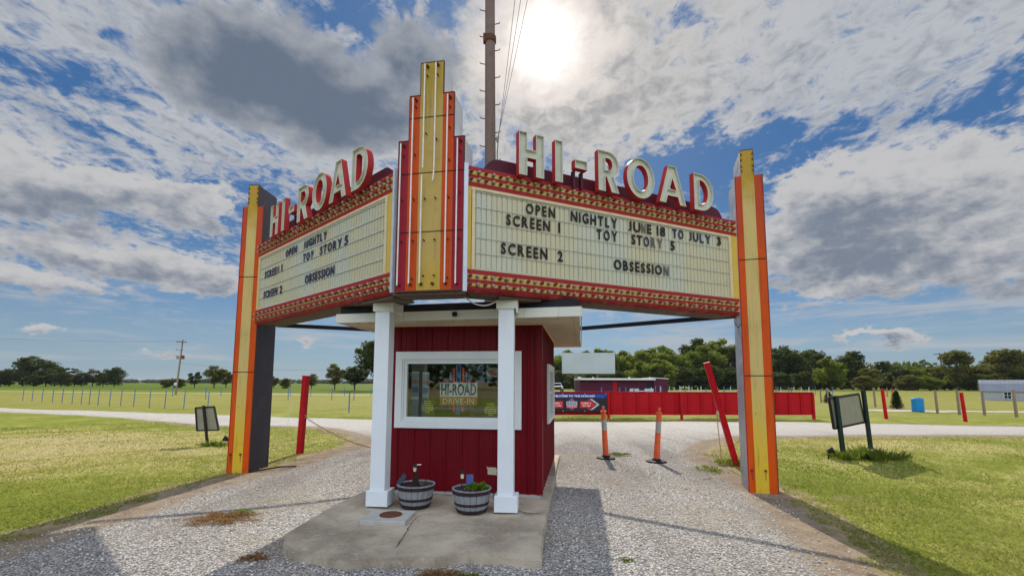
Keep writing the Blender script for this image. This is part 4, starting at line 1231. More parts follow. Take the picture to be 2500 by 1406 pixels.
for i, (x0, x1, z0, z1) in enumerate(((.215, .325, 1.12, 1.765), (.375, .478, 1.20, 1.755))):
    t = empty('banner_stand', (0, 0, 0), ('grey banner stand' + (' nearest the left edge of the booth window' if i == 0 else ' just inside the booth window above the yellow notice')), 'banner stand', 'banner stands inside the booth', BROT)
    t.location = (BO.x + 0.16 * sin(-BROT), BO.y + 0.16 * cos(BROT), 0)
    mb = MB(); mb.box(x0 - .03, x1 - .03, 0.0, 0.004, z0, z1, 'poster_grey'); mb.box(x0 - .03, x1 - .03, -0.003, -0.0005, z1 - 0.02, z1, 'wire_pale'); mb.box(x0 - .02, x1 - .04, -0.003, -0.0005, z1 - .17, z1 - .12, 'logo_brick'); mb.box(x0 - .02, x1 - .04, -0.003, -0.0005, z1 - .30, z1 - .22, 'logo_sky')
    mb.box(x0 - .03, x1 - .03, -0.003, -0.0005, z1 - .40, z1 - .36, 'wire_pale')
    mb.build('panel', t)
    mb = MB(); mb.box(x0 - .05, x1 - .01, -.06, .06, 1.031, 1.05, 'black_metal'); mb.box((x0 + x1) / 2 - .04, (x0 + x1) / 2 - .025, 0.006, 0.018, 1.05, z1, 'black_metal'); mb.build('foot', t)
t = empty('oval_sign', (0, 0, 0), 'pale oval sign hung on a cord behind the booth window', 'sign', None, BROT)
t.location = (BO.x + 0.10 * sin(-BROT), BO.y + 0.10 * cos(BROT), 0)
mb = MB(); mb.prism([(1.405 + .118 * cos(2 * pi * i / 28), 1.752 + .068 * sin(2 * pi * i / 28)) for i in range(28)], 0, .012, 'poster_grey'); mb.prism([(1.405 + .085 * cos(2 * pi * i / 28), 1.752 + .045 * sin(2 * pi * i / 28)) for i in range(28)], -.002, -.0005, 'logo_brick'); mb.build('plate', t)
mb = MB(); mb.tube([(1.33, .006, 1.80), (1.40, .006, 1.96), (1.48, .006, 1.80)], .003, 'wire_pale', 5); mb.build('cord', t)
# side window
mb = MB(); X0 = BW + 0.0205
for y0, y1, z0, z1 in ((0.98, 2.54, SZ1, 1.905), (0.98, 2.54, 0.975, SZ0), (0.98, SY0, SZ0, SZ1), (SY1, 2.54, SZ0, SZ1)): mb.box(X0, X0 + 0.035, y0, y1, z0, z1, 'white_trim')
sw = mb.build('window', booth)
mb = MB()
mb.box(BW - .03, X0 + 0.012, SY0 + .001, SY0 + .035, SZ0 + .001, SZ1 - .001, 'white_trim'); mb.box(BW - .03, X0 + 0.012, SY1 - .035, SY1 - .001, SZ0 + .001, SZ1 - .001, 'white_trim'); mb.box(BW - .03, X0 + 0.010, 1.72, 1.78, SZ0 + .036, SZ1 - .036, 'white_trim')
mb.box(BW - .03, X0 + 0.012, SY0 + .036, SY1 - .036, SZ0 + .001, SZ0 + .035, 'white_trim'); mb.box(BW - .03, X0 + 0.012, SY0 + .036, SY1 - .036, SZ1 - .035, SZ1 - .001, 'white_trim')
mb.box(BW - .02, X0 + 0.006, SY0 + .036, 1.719, 1.42, 1.455, 'white_trim'); mb.box(BW - .02, X0 + 0.006, 1.781, SY1 - .036, 1.42, 1.455, 'white_trim')
mb.build('sash', sw)
mb = MB(); mb.box(BW - .008, BW - .003, SY0 + .02, SY1 - .02, SZ0 + .02, SZ1 - .02, 'window_glass'); mb.build('pane', sw)
# roof
fl, fr, br, bl = [to_booth(*p) for p in ((-2.405, 6.40), (0.832, 5.665), (1.545, 10.50), (-1.70, 11.20))]
def quad(ins, z):
    c = (sum(p[0] for p in (fl, fr, br, bl)) / 4, sum(p[1] for p in (fl, fr, br, bl)) / 4)
    return [(p[0] + (c[0] - p[0]) * ins, p[1] + (c[1] - p[1]) * ins, z) for p in (fl, fr, br, bl)]
mb = MB(); mb.hexa(quad(0.002, 2.432), quad(0.002, 2.535), 'fascia'); roof = mb.build('roof', booth)
mb = MB()
V1, V2 = quad(-0.004, 2.418), quad(-0.004, 2.540)
for i in range(4):
    a, b = Vector(V1[i]), Vector(V1[(i + 1) % 4]); n_ = (b - a).normalized(); o_ = Vector((n_.y, -n_.x, 0)) * 0.018
    mb.hexa([a, b, b + o_, a + o_], [p + Vector((0, 0, .120)) for p in (a, b, b + o_, a + o_)], 'fascia')
# board joints
for t in (0.30, 0.79, 0.92):
    p = Vector(V1[0]).lerp(Vector(V1[1]), t); n_ = (Vector(V1[1]) - Vector(V1[0])).normalized(); o_ = Vector((n_.y, -n_.x, 0)) * 0.0195
    mb.hexa([p, p + n_ * .002, p + n_ * .002 + o_, p + o_], [q + Vector((0, 0, .120)) for q in (p, p + n_ * .002, p + n_ * .002 + o_, p + o_)], 'interior_trim')
mb.build('fascia', roof)
mb = MB(); mb.hexa(quad(0.012, 2.541), quad(0.012, 2.645), 'black_metal'); mb.build('roof_edge', roof)
# soffit: beaded sheet between the wall and the fascia, with a notched channel
mb = MB(); mb.hexa(quad(0.004, 2.422), quad(0.004, 2.4315), 'soffit')
for i in range(1, 60):
    t = i / 60
    a = Vector(quad(0.004, 2.4195)[0]).lerp(Vector(quad(0.004, 2.4195)[3]), t); b = Vector(quad(0.004, 2.4195)[1]).lerp(Vector(quad(0.004, 2.4195)[2]), t)
    mb.bar(a, b, 0.006, 0.005, 'soffit')
mb.build('soffit', roof)
mb = MB()
A_, B_ = Vector(quad(0.012, 2.4185)[0]), Vector(quad(0.012, 2.4185)[1])
k = int((B_ - A_).length / 0.165)
for i in range(k):
    p = A_.lerp(B_, (i + .5) / k) + Vector((0, .05, 0)); mb.add([p + Vector((-.012, -.01, -.003)), p + Vector((.012, -.01, -.003)), p + Vector((0, .035, -.003)), p + Vector((0, 0, -.006))], [(0, 1, 2), (0, 3, 1), (1, 3, 2), (2, 3, 0)], 'seam')
C2 = Vector(quad(0.012, 2.4185)[2])
for i in range(k):
    p = B_.lerp(C2, (i + .5) / k) + Vector((-.05, 0, 0)); mb.add([p + Vector((0, -.012, -.003)), p + Vector((0, .012, -.003)), p + Vector((-.035, 0, -.003)), p + Vector((0, 0, -.006))], [(0, 1, 2), (0, 3, 1), (1, 3, 2), (2, 3, 0)], 'seam')
mb.build('soffit_vent', roof)
mb = MB(); mb.box(-0.03, BW + 0.03, -0.032, -0.0205, BZ - 0.018, BZ + 0.005, 'soffit'); mb.box(BW + .0265, BW + 0.036, -0.032, BD, BZ - 0.018, BZ + 0.005, 'soffit'); mb.build('soffit_channel', roof)
# little flood lamp on the fascia
t = 0.517; p = Vector(V1[0]).lerp(Vector(V1[1]), t)
mb = MB(); mb.box(p.x - .030, p.x + .030, p.y - .085, p.y - .022, 2.455, 2.512, 'rubber', 0.012); mb.box(p.x - .022, p.x + .022, p.y - .0225, p.y - .017, 2.46, 2.505, 'rubber'); mb.build('security_lamp', booth)

# ------------------------------------------------------------------ half barrel planters
def barrel(x, y, label, rot):
    e = empty('barrel_planter', (x, y, 0.10), label, 'planter', 'half barrels by the booth', rot)
    H, R0, R1 = 0.262, 0.172, 0.236
    rad = lambda z: R0 + (R1 - R0) * (z / H) ** 0.85
    mb = MB(); n = 18
    for i in range(n):
        a0 = 2 * pi * i / n + 0.012; a1 = 2 * pi * (i + 1) / n - 0.012; am = (a0 + a1) / 2
        V = []
        for z in (0.0, H * .33, H * .66, H + random.uniform(-.003, .003)):
            r = rad(z)
            V += [(r * .985 * cos(a0), r * .985 * sin(a0), z), (r * 1.01 * cos(am), r * 1.01 * sin(am), z), (r * .985 * cos(a1), r * .985 * sin(a1), z), ((r - .016) * cos(a1), (r - .016) * sin(a1), z), ((r - .016) * cos(a0), (r - .016) * sin(a0), z)]
        F = []
        for k in range(3):
            for j in range(5): F.append((k * 5 + j, k * 5 + (j + 1) % 5, k * 5 + 5 + (j + 1) % 5, k * 5 + 5 + j))
        F += [(4, 3, 2, 1, 0), (15, 16, 17, 18, 19)]
        mb.add(V, F, 'stave')
    mb.build('stave_wall', e)
    for z0, z1 in ((0.0, .030), (.078, .108), (.206, .246)):
        m = MB(); m.lathe([(rad(z0) + .000, z0), (rad(z0) + .007, z0), (rad(z1) + .007, z1), (rad(z1) + .000, z1)], 'hoop', 36); m.build('hoop', e)
    m = MB(); m.lathe([(0.0, .195), (rad(.2) - .017, .195), (rad(.2) - .017, .215), (0.0, .222)], 'soil', 24); m.build('soil', e)
    return e


barrel(-1.185, 5.955, 'weathered half barrel planter of bare soil beside the left column, one hoop dark', radians(8))
barrel(-0.475, 5.735, 'weathered half barrel planter with bright green plants near the right column', radians(30))


def leafy(name, x, y, z, rx, ry, h, n, mat, size, label, cat, seed, up=0.6, kind=None, droop=0.0):
    r = np.random.default_rng(seed)
    a = r.random(n) * 2 * pi; rr = np.sqrt(r.random(n))
    lob = .62 + .38 * np.sin(a * 3 + seed) * np.sin(a * 2 + seed * 1.7) + .25 * np.sin(a * 7 + seed * .6)
    far = r.random(n) < .10
    rr = rr * lob * np.where(far, 1.0 + .9 * r.random(n), 1.0)
    bx, by = rx * rr * np.cos(a) * 1.15, ry * rr * np.sin(a) * 1.15
    rr = np.minimum(rr, 1.0)
    hh = h * (0.35 + 0.65 * r.random(n)) * (1 - 0.55 * rr ** 2) * (.45 + .75 * np.abs(np.sin(bx / rx * 4.1 + seed) * np.sin(by / ry * 3.3 + 2 * seed)))
    lean = (1 - up) * hh; la = np.where(r.random(n) < .5, a, r.random(n) * 2 * pi)
    w = size * (.6 + .8 * r.random(n)); wa = r.random(n) * 2 * pi
    c, s_ = np.cos(wa) * w, np.sin(wa) * w
    m1 = np.stack([bx + np.cos(la) * lean * .4, by + np.sin(la) * lean * .4, hh * .6], 1)
    t = np.stack([bx + np.cos(la) * lean, by + np.sin(la) * lean, hh * (1 - droop)], 1)
    V = np.stack([np.stack([bx, by, 0 * hh], 1), m1 + np.stack([c, s_, 0 * c], 1), t, m1 - np.stack([c, s_, 0 * c], 1)], 1).reshape(-1, 3)
    F = np.arange(4 * n).reshape(-1, 4)
    o = link_mesh(name, fast_mesh(name, V, F, mat, r.random(n)), None, (x, y, z))
    return tag(o, label, cat, kind=kind or ('stuff' if 'weed' in name else None))


leafy('green_plant', -0.405, 5.74, 0.345, .135, .13, .085, 900, 'planter_green', .010, 'bright green leafy plant filling the right side of a half barrel', 'plant', 3, 0.5)
leafy('withered_plant', -1.10, 5.97, 0.335, .09, .08, .075, 130, 'planter_dry', .008, 'pale withered plant in the barrel of bare soil', 'plant', 4, 0.3)


def garden_light(x, y, z, h, tilt, label, arm=False):
    e = empty('garden_light', (x, y, z), label, 'garden light', 'garden lights in the barrels')
    m = MB(); m.tube([(0, 0, -0.05), (tilt * h * .6, 0, h * .62)], .006, 'wire_black', 6); m.build('stake', e)
    m = MB(); m.lathe([(0, 0), (.017, 0), (.021, .05), (.020, .055), (0, .055)], 'ivory', 12, (tilt * h * .6, 0, h * .60)); m.build('lens', e)
    m = MB(); m.lathe([(0, 0), (.030, 0), (.030, .014), (.024, .034), (.010, .042), (0, .042)], 'wire_black', 12, (tilt * h * .6, 0, h * .60 + .054)); m.build('cap', e)
    if arm:
        m = MB(); m.box(.02, .06, -.02, .02, h * .45, h * .62, 'wire_black', .006); m.tube([(.02, 0, h * .9), (.05, 0, h * .95), (.085, 0, h * .94)], .007, 'wire_pale', 6); m.build('bracket', e)


garden_light(-1.225, 6.02, .35, .24, .05, 'black garden light with an ivory lens and a bent bracket in the soil barrel', True)
garden_light(-.600, 5.72, .35, .20, .10, 'slim garden light with an ivory lens in the barrel of green plants')
e = empty('solar_panel', (-1.355, 5.90, .415), 'tilted dark solar panel leaning on the rim of a half barrel', 'solar panel')
m = MB(); m.hexa([(-.055, -.06, 0.0), (-.045, -.062, -.008), (.04, .06, .075), (.03, .062, .083)], [(-.085, .02, .03), (-.075, .02, .022), (.01, .14, .105), (0, .14, .113)], 'rubber')
m.v = []; m.f = []; m.m = []
m.box(-.075, .075, -.05, .05, -.006, .006, 'solar_panel', .005); o = m.build('panel', e); o.rotation_euler = (radians(35), radians(-52), 0)
m = MB(); m.tube([(.01, .02, -.10), (0, 0, 0)], .006, 'wire_black', 6); m.build('stake', e)
e = empty('slate_tag', (-1.18, 5.87, .36), 'dark tapered slate tag upright in the soil of a half barrel', 'plant tag')
m = MB(); m.prism([(-.05, 0), (.05, 0), (.035, .105), (-.018, .105)], 0, .008, 'soil'); m.build('plate', e)
e = empty('blue_sign', (-.505, 5.80, .375), 'small blue rectangular sign standing in a half barrel beside green leaves', 'sign')
m = MB(); m.box(-.042, .042, 0, .008, 0.0, .125, 'blue_sign', .003); m.build('plate', e)
m = MB(); m.box(-.012, .012, .009, .016, -.07, .09, 'blue_sign'); m.build('stake', e)
e = empty('tan_stone_marker', (-.25, 6.12, .12), 'pale tan scroll shaped garden marker on a thin stake against the red wall', 'garden marker', rotz=radians(-6))
m = MB(); m.prism([(-.055, -.04), (.05, -.045), (.062, -.05), (.056, -.02), (.066, .0), (.05, .045), (-.052, .047), (-.06, .06), (-.07, .038), (-.058, .03)], 0, .02, 'tan_stone'); o = m.build('scroll', e, (0, 0, .36))
m = MB(); m.tube([(0.02, .01, 0), (.015, .01, .31)], .005, 'wire_black', 6); m.build('stake', e)

# ------------------------------------------------------------------ posts, chains, delineators near the drive
def square_post(name, base, top, w, mat, label, cat, group=None, cap=None):
    e = empty(name, (base[0], base[1], hz(*base)), label, cat, group)
    m = MB(); d = Vector((top[0] - base[0], top[1] - base[1], top[2])); m.bar(-d * 0.05, d, w, w, mat, (0.3, 1, 0)); m.build('post', e)
    if cap:
        m = MB(); m.bar(d * 1.0, d * 1.006, w * 1.08, w * 1.08, cap, (0.3, 1, 0)); m.build('cap', e)
    return e


square_post('leaning_post', (-4.77, 10.73), (-4.68, 10.66, 1.74), 0.115, 'post_red', 'red square steel post leaning right beside the dark sided striped pillar', 'post', 'red gate posts', 'fence_red')
square_post('leaning_post', (4.52, 9.58), (3.97, 9.52, 2.06), 0.115, 'post_red', 'red square steel post tilted steeply left behind the grey sided pillar', 'post', 'red gate posts', 'fence_red')


def chain(pts, label, mat, pitch=0.036, r=0.0045):
    """links along a polyline, alternately turned"""
    P = [Vector(p) for p in pts]; seg = []; L = 0
    path = []
    for a, b in zip(P[:-1], P[1:]):
        n = max(1, int((b - a).length / pitch)); path += [a.lerp(b, i / n) for i in range(n)]
    path.append(P[-1]); mb = MB()
    for i in range(len(path) - 1):
        a, b = path[i], path[i + 1]; d = (b - a).normalized(); m_ = (a + b) / 2
        u = d.cross(Vector((0, 1, 0.2))).normalized(); v = d.cross(u)
        s = u if i % 2 else v; l = pitch * 0.72; w = pitch * 0.30
        ring_ = [m_ + d * (l * cos(t)) + s * (w * sin(t)) for t in [2 * pi * k / 8 for k in range(9)]]
        mb.tube(ring_, r, mat, 4, caps=False)
    o = mb.build('chain', None, (0, 0, 0)); c = Vector(pts[0]); 
    return tag(o, label, 'chain')


cp = [(-4.66, 10.66, .83)]
for i in range(1, 13):
    t = i / 12; cp.append((-4.66 + 2.2 * t, 10.66 + .35 * t, .83 - .80 * (1 - (1 - t) ** 2.0)))
for i in range(1, 5): cp.append((-2.46 + .35 * i, 11.01 - .05 * i, .025))
chain(cp, 'rusty chain sagging from a red post across the gravel lane', 'chain_rust')
chain([(4.13, 9.50, 1.03), (4.14, 9.50, .7), (4.17, 9.51, .35), (4.20, 9.52, .02)], 'brass coloured chain hanging straight down from the tilted post', 'brass', .034)
e = empty('padlock', (4.13, 9.47, 1.02), 'brass padlock hanging from the tilted red post', 'padlock')
m = MB(); m.box(-.028, .028, -.012, .012, -.06, .0, 'brass', .006); m.build('body', e)
m = MB(); m.tube([(-.018, 0, -.005), (-.018, 0, .03), (0, 0, .048), (.018, 0, .03), (.018, 0, -.005)], .005, 'galv', 6); m.build('shackle', e)
e = empty('chain_ring', (-4.665, 10.655, .84), 'orange rusty eye bolt on a red post', 'eye bolt')
m = MB(); m.tube([(.03 * cos(t), -.01, .03 * sin(t)) for t in [2 * pi * k / 12 for k in range(13)]], .007, 'chain_rust', 6, caps=False); m.build('ring', e)


def delineator(x, y, tx, ty, label, rot):
    z = hz(x, y)
    e = empty('delineator_post', (x, y, z), label, 'traffic post', 'orange traffic posts in the gateway', rot)
    m = MB(); m.lathe([(0, -.01), (.205, -.01), (.215, .012), (.205, .03), (.10, .045), (.085, .075), (0, .075)], 'rubber', 8); m.build('base', e)
    c, s_ = cos(-rot), sin(-rot); d = Vector((tx * c - ty * s_, tx * s_ + ty * c, 1.0))
    P = lambda h: d * h
    m = MB(); m.tube([P(.06), P(.60)], .064, 'orange_plastic', 16, .056); m.tube([P(.83), P(1.005)], .056, 'orange_plastic', 16, .054); m.build('tube', e, smooth=False)
    m = MB(); m.tube([P(.602), P(.828)], .0565, 'reflect_grey', 16); m.build('reflective_band', e)
    m = MB(); m.tube([P(1.0), P(1.018)], .068, 'orange_plastic', 16); m.tube([P(1.018), P(1.06)], .020, 'orange_plastic', 12)
    m.tube([P(1.055), P(1.085), P(1.11), P(1.12)], .034, 'orange_plastic', 12, .020); m.build('handle', e)


delineator(2.04, 10.30, -.040, 0.0, 'orange traffic post with a mushroom top, leaning left, close to the booth', radians(10))
delineator(3.005, 9.90, .085, 0.0, 'orange traffic post leaning right, between its twin and the tilted red post', radians(25))

# notice boards, seen from behind
def board_a():
    e = empty('notice_board', (-7.58, 11.88, hz(-7.58, 11.88)), 'small blank board back on one dark post, beside the dark sided pillar', 'notice board')
    m = MB(); m.bar((0, 0, -.05), (-.185, 0, 1.01), .05, .05, 'board_frame'); m.build('post', e)
    m = MB(); q = [(-.396, .41 - .03), (.135, .43 - .03), (.055, .985), (-.335 - .05, .955)]
    q = [(-.30, .395), (.205, .415), (.075, .975), (-.405, .945)]
    m.prism([(-.318, .385), (.222, .405), (.068, .985), (-.395, .955)], .03, .05, 'board_back'); m.build('panel', e)
    f = MB(); P = [Vector((x, .028, z)) for x, z in ((-.318, .385), (.222, .405), (.068, .985), (-.395, .955))]
    for i in range(4): f.bar(P[i], P[(i + 1) % 4], .03, .045, 'board_frame', (0, 1, 0))
    f.build('frame', e)


board_a()


def board_b():
    b1, b2 = Vector((7.49, 10.71, 0)), Vector((9.04, 11.94, 0))
    e = empty('notice_board', b1, 'large blank board back on two dark green posts, standing in weeds', 'notice board')
    t1, t2 = Vector((7.37, 10.70, 1.345)), Vector((8.92, 11.93, 1.455))
    for a, t in ((b1, t1), (b2, t2)):
        m = MB(); m.bar(a - b1 + Vector((0, 0, -.4)), t - b1, .075, .075, 'board_post_green'); m.build('post', e)
    n = Vector((b2.y - b1.y, b1.x - b2.x, 0)).normalized() * -0.07
    L = [(-.06, .64), (-.06, 1.29)]
    u = (b2 - b1).normalized()
    c = [Vector((7.30, 10.60, .615)) , Vector((8.99, 11.94, .655)), Vector((8.88, 11.93, 1.365)), Vector((7.22, 10.58, 1.29))]
    c = [p - b1 + n for p in c]
    m = MB(); m.hexa([c[0], c[1], c[1] + n * .3, c[0] + n * .3], [c[3], c[2], c[2] + n * .3, c[3] + n * .3], 'board_back'); m.build('panel', e)
    m = MB()
    for i in range(4): m.bar(c[i] + n * .1, c[(i + 1) % 4] + n * .1, .045, .05, 'board_frame', tuple(n.normalized()))
    m.build('frame', e)


board_b()


def floodlight(x, y, yaw, label):
    e = empty('floodlight', (x, y, hz(x, y)), label, 'floodlight', 'ground floodlights', yaw)
    m = MB(); m.tube([(0, 0, -.05), (0, 0, .10)], .015, 'rubber', 8); m.build('stake', e)
    m = MB(); m.lathe([(0, 0), (.035, .0), (.065, .09), (.072, .13), (.066, .13), (.03, .08), (0, .08)], 'rubber', 14, (0, -.06, .15), 'y'); o = m.build('head', e); o.rotation_euler = (radians(-25), 0, 0)
    m = MB(); m.lathe([(0, .122), (.064, .122), (.060, .128), (0, .130)], 'wire_pale', 14, (0, -.06, .15), 'y'); o = m.build('lens', e); o.rotation_euler = (radians(-25), 0, 0)


floodlight(-7.0, 11.75, radians(-70), 'small black floodlight on the lawn beside the small notice board')
floodlight(7.15, 10.75, radians(60), 'small black floodlight at the weedy foot of the large notice board')
leafy('weed_clump', 8.05, 10.75, hz(8.05, 10.75) - .01, 1.05, .50, .34, 2200, 'weed_green', .009, 'tall green weeds around the posts of the large notice board', 'weeds', 11, .55)
leafy('weed_clump', -7.35, 11.75, hz(-7.4, 11.7), .42, .25, .20, 420, 'weed_green', .010, 'low weeds at the foot of the small notice board', 'weeds', 12, .5)
leafy('weed_clump', 4.45, 9.65, 0.0, .35, .28, .12, 420, 'weed_green', .014, 'low green weeds at the foot of the tilted red post', 'weeds', 13, .3)
leafy('weed_clump', 3.75, 8.95, 0.0, .30, .42, .06, 360, 'weed_green', .012, 'flat green weeds in the gravel beside the grey sided pillar', 'weeds', 14, .2)
leafy('weed_clump', 2.45, 10.8, 0.0, .30, .28, .06, 300, 'weed_green', .012, 'flat green weeds in the gravel behind the two traffic posts', 'weeds', 15, .2)
leafy('dry_weed_patch', -3.42, 5.72, 0.0, .46, .30, .055, 2300, 'weed_brown', .006, 'widest brown dry weed patch, on the lane in front of the dark sided pillar', 'dry weeds', 16, .25)
leafy('dry_weed_patch', -2.36, 4.45, 0.0, .15, .13, .05, 500, 'weed_brown', .006, 'small rusty weed tuft at the broken corner of the slab', 'dry weeds', 17, .3)
leafy('dry_weed_patch', -.62, 4.08, 0.0, .22, .14, .05, 800, 'weed_brown', .006, 'brown weed patch in the gravel at the front edge of the slab', 'dry weeds', 18, .3)
leafy('weed_clump', -.36, 4.02, 0.0, .14, .08, .05, 260, 'weed_green', .009, 'small green tuft beside the brown weeds at the front edge of the slab', 'weeds', 19, .3)
leafy('weed_clump', -3.30, 5.92, 0.0, .16, .10, .06, 160, 'weed_green', .008, 'green tuft within the widest brown weed patch', 'weeds', 20, .3)
leafy('weed_clump', 1.05, 4.42, 0.0, .10, .05, .03, 120, 'weed_green', .008, 'tiny yellow green sprouts in the gravel right of the slab corner', 'weeds', 21, .2)
m = MB(); m.tube([(0, 0, 0), (.06, 0, .55), (.14, 0, .98)], .006, 'pale_post', 6)
tag(m.build('wire_stake', None, (-8.15, 17.2, 0)), 'thin leaning wire stake at the edge of the cross drive', 'stake')

# ------------------------------------------------------------------ red fence with its banner
FA, FB = Vector((0.9, 21.50)), Vector((14.20, 22.14)); FROT = atan2(FB.y - FA.y, FB.x - FA.x); FL = (FB - FA).length
fence = empty('metal_fence', (FA.x, FA.y, 0), 'bright red ribbed sheet metal fence along the gravel cross drive', 'fence', rotz=FROT)
m = MB(); ribbed(m, 0, FL, .175, 1.215, 'fence_red', lambda x, d, z: (x, -d * 2.2, z), 0.60); m.box(0, FL, .004, .010, .175, 1.215, 'fence_red'); m.build('panel', fence)
m = MB(); m.box(0, FL, -.05, .03, 1.216, 1.235, 'post_red'); m.build('top_rail', fence)
for x in (0.05, 3.52, 6.92, 10.3, FL - .05):
    m = MB(); m.box(x - .05, x + .05, -.15 if x < FL - .1 else -.06, -.052 if x < FL - .1 else .05, -.1, 1.18 if x > 3 else .9, 'fence_red'); m.build('post', fence)
b0, b1 = 0.42, 3.44
ban = empty('banner', (FA.x, FA.y, 0), 'dark welcome banner with red arrows giving the screen radio frequencies, tied on the red fence', 'banner', rotz=FROT)
m = MB(); m.box(b0, b1, -.160, -.157, .33, 1.15, 'banner_black'); m.build('sheet', ban)
m = MB(); m.box(b0, b1, -.163, -.161, .955, 1.15, 'banner_blue'); m.box(b1 - .50, b1 - .12, -.165, -.1635, .955, 1.08, 'logo_sky'); m.build('blue_strip', ban)
m = MB(); add_text(m, 'WELCOME TO THE HI-ROAD!', b0 + .50, b1 - .55, .99, 1.085, -.166, 'banner_white', .035, 0, 1.0)
add_text(m, 'SCREEN 1', .94, 1.34, .68, .745, -.166, 'banner_white', .03); add_text(m, '101.9 FM', .95, 1.33, .565, .63, -.166, 'banner_white', .03)
add_text(m, 'SCREEN 2', 2.26, 2.70, .68, .745, -.166, 'banner_white', .03); add_text(m, '90.9 FM', 2.30, 2.66, .565, .63, -.166, 'banner_white', .03)
m.build('lettering', ban)
for ar in (0, 1):
    m = MB()
    m.prism([(2.20, .50), (2.56, .50), (2.56, .41), (2.92, .655), (2.56, .90), (2.56, .81), (2.20, .81)] if ar == 0 else [(1.42, .50), (1.42, .81), (1.06, .81), (1.06, .90), (.70, .655), (1.06, .41), (1.06, .50)], -.1635, -.162, 'logo_red')
    for o in (0.0, .07):
        for zs in (1, -1):
            if ar == 0: m.bar((2.66 + o, -.163, .655 + zs * .25), (3.00 + o, -.163, .655), .004, .022, 'banner_white', (0, 0, 1))
            else: m.bar((.96 - o, -.163, .655 + zs * .25), (.62 - o, -.163, .655), .004, .022, 'banner_white', (0, 0, 1))
    m.build('arrow', ban)
m = MB(); Y = -.163
def fl2(x0, x1, z0, z1, mat, y=-.164): m.box(x0, x1, y, y + .0015, z0, z1, mat)
fl2(1.58, 2.07, .62, .79, 'logo_white'); fl2(1.58, 2.07, .50, .618, 'logo_red')
for o, w, zt, zb, mt in ((0, .035, .93, .41, 'logo_brick'), (.06, .025, .90, .43, 'logo_sky'), (-.06, .025, .90, .43, 'logo_sky'), (.105, .02, .86, .46, 'logo_brick'), (-.105, .02, .86, .46, 'logo_brick')):
    fl2(1.825 + o - w, 1.825 + o + w, .792, zt, mt); fl2(1.825 + o - w, 1.825 + o + w, zb, .498, mt)
add_text(m, 'HI-ROAD', 1.60, 2.05, .635, .775, -.1665, 'logo_blue', .03); add_text(m, 'DRIVE-IN', 1.61, 2.04, .525, .595, -.1665, 'banner_white', .01)
m.build('logo', ban)
m = MB()
for x in (b0 + .05, b0 + 1.0, b0 + 2.0, b1 - .05):
    for z in (.36, 1.13): m.lathe([(0, -.001), (.018, -.001), (.016, .004), (0, .005)], 'wire_pale', 10, (x, -.167, z), 'y')
m.build('eyelet', ban)
# ------------------------------------------------------------------ utility poles and wires
def line(label, a, b, sag, r=0.012, mat='wire_black', n=18, name='power_line', group=None):
    a, b = Vector(a), Vector(b); P = []
    for i in range(n + 1):
        t = i / n; p = a.lerp(b, t); p.z -= sag * 4 * t * (1 - t); P.append(p)
    m = MB(); m.tube(P, r, mat, 5); return tag(m.build(name), label, 'wire', group)


e = empty('utility_pole', (-0.52, 11.0, 0), 'tall brown wooden pole with climbing steps rising behind the booth', 'utility pole')
m = MB(); m.tube([(0.03, 0, -.3), (-.005, 0, 5.0), (-.045, 0, 8.5), (-.10, 0, 14.5)], .150, 'wood_pole', 18, .120); m.build('shaft', e, smooth=True)
for i in range(20):
    z = 6.3 + i * .36; s = -1 if i % 2 else 1; x = -.02 - .010 * (z - 6)
    m = MB(); m.tube([(x + s * .10, -.03, z), (x + s * .245, -.06, z + .01), (x + s * .25, -.06, z + .045)], .011, 'rusty', 6); m.build('climbing_step', e)
m = MB(); m.lathe([(.150, 10.15), (.152, 10.15), (.150, 10.30), (.148, 10.30)], 'rusty', 16, (-.058, 0, 0)); m.box(-.23, -.14, -.10, .02, 10.12, 10.34, 'rusty'); m.build('band', e)
m = MB(); m.tube([(.10, -.03, 7.6), (.16, -.06, 7.45), (.14, -.07, 7.2), (.17, -.06, 6.4)], .012, 'wire_black', 6); m.lathe([(0, 0), (.03, 0), (.035, .12), (0, .13)], 'insulator', 10, (.15, -.05, 7.5)); m.build('service_drop', e)
for k, dx in enumerate((-.10, 0.0, .12)):
    line('one of three thin wires running from the tall brown pole up past the sun', (-.36, 10.95, 7.55 + .05 * k), (2.6 + dx * 6, -16.0, 9.5 + .2 * k), .9, .004, 'wire_black', 30, group='wires from the tall pole')

e = empty('utility_pole', (-42.9, 60, 0), 'slim leaning pole with a crossarm and transformers at the field edge', 'utility pole')
m = MB(); m.tube([(0, 0, -.5), (.45, 0, 7.05)], .13, 'wood_post', 10, .085); m.build('shaft', e)
m = MB(); m.bar((-.25, -.15, 6.75), (1.05, -.15, 6.72), .10, .10, 'wood_pole'); m.build('crossarm', e)
m = MB()
for x in (-.2, .2, .9): m.lathe([(0, 0), (.04, 0), (.05, .08), (.02, .14), (0, .14)], 'insulator', 8, (x, -.15, 6.80))
m.build('insulator', e)
for x, mt in ((-.02, 'insulator'), (.66, 'transformer_red')):
    m = MB(); m.lathe([(0, 0), (.17, 0), (.18, .05), (.18, .42), (.12, .48), (0, .48)], mt, 12, (x, -.05, 4.55)); m.build('transformer', e)
m = MB(); m.bar((-.25, -.1, 5.72), (.62, -.1, 5.68), .05, .05, 'wood_pole'); m.tube([(-.15, -.1, 5.7), (-.2, -.1, 5.9), (-.1, -.1, 5.95)], .02, 'wire_black', 5); m.build('bracket', e)
m = MB(); m.box(-.14, .22, -.20, -.18, 1.2, 1.55, 'pale_post'); m.build('notice_plate', e)
line('thin wire crossing the sky to the slim leaning pole', (-42.5, 60, 6.85), (-95, 62, 9.3), .8, .009)
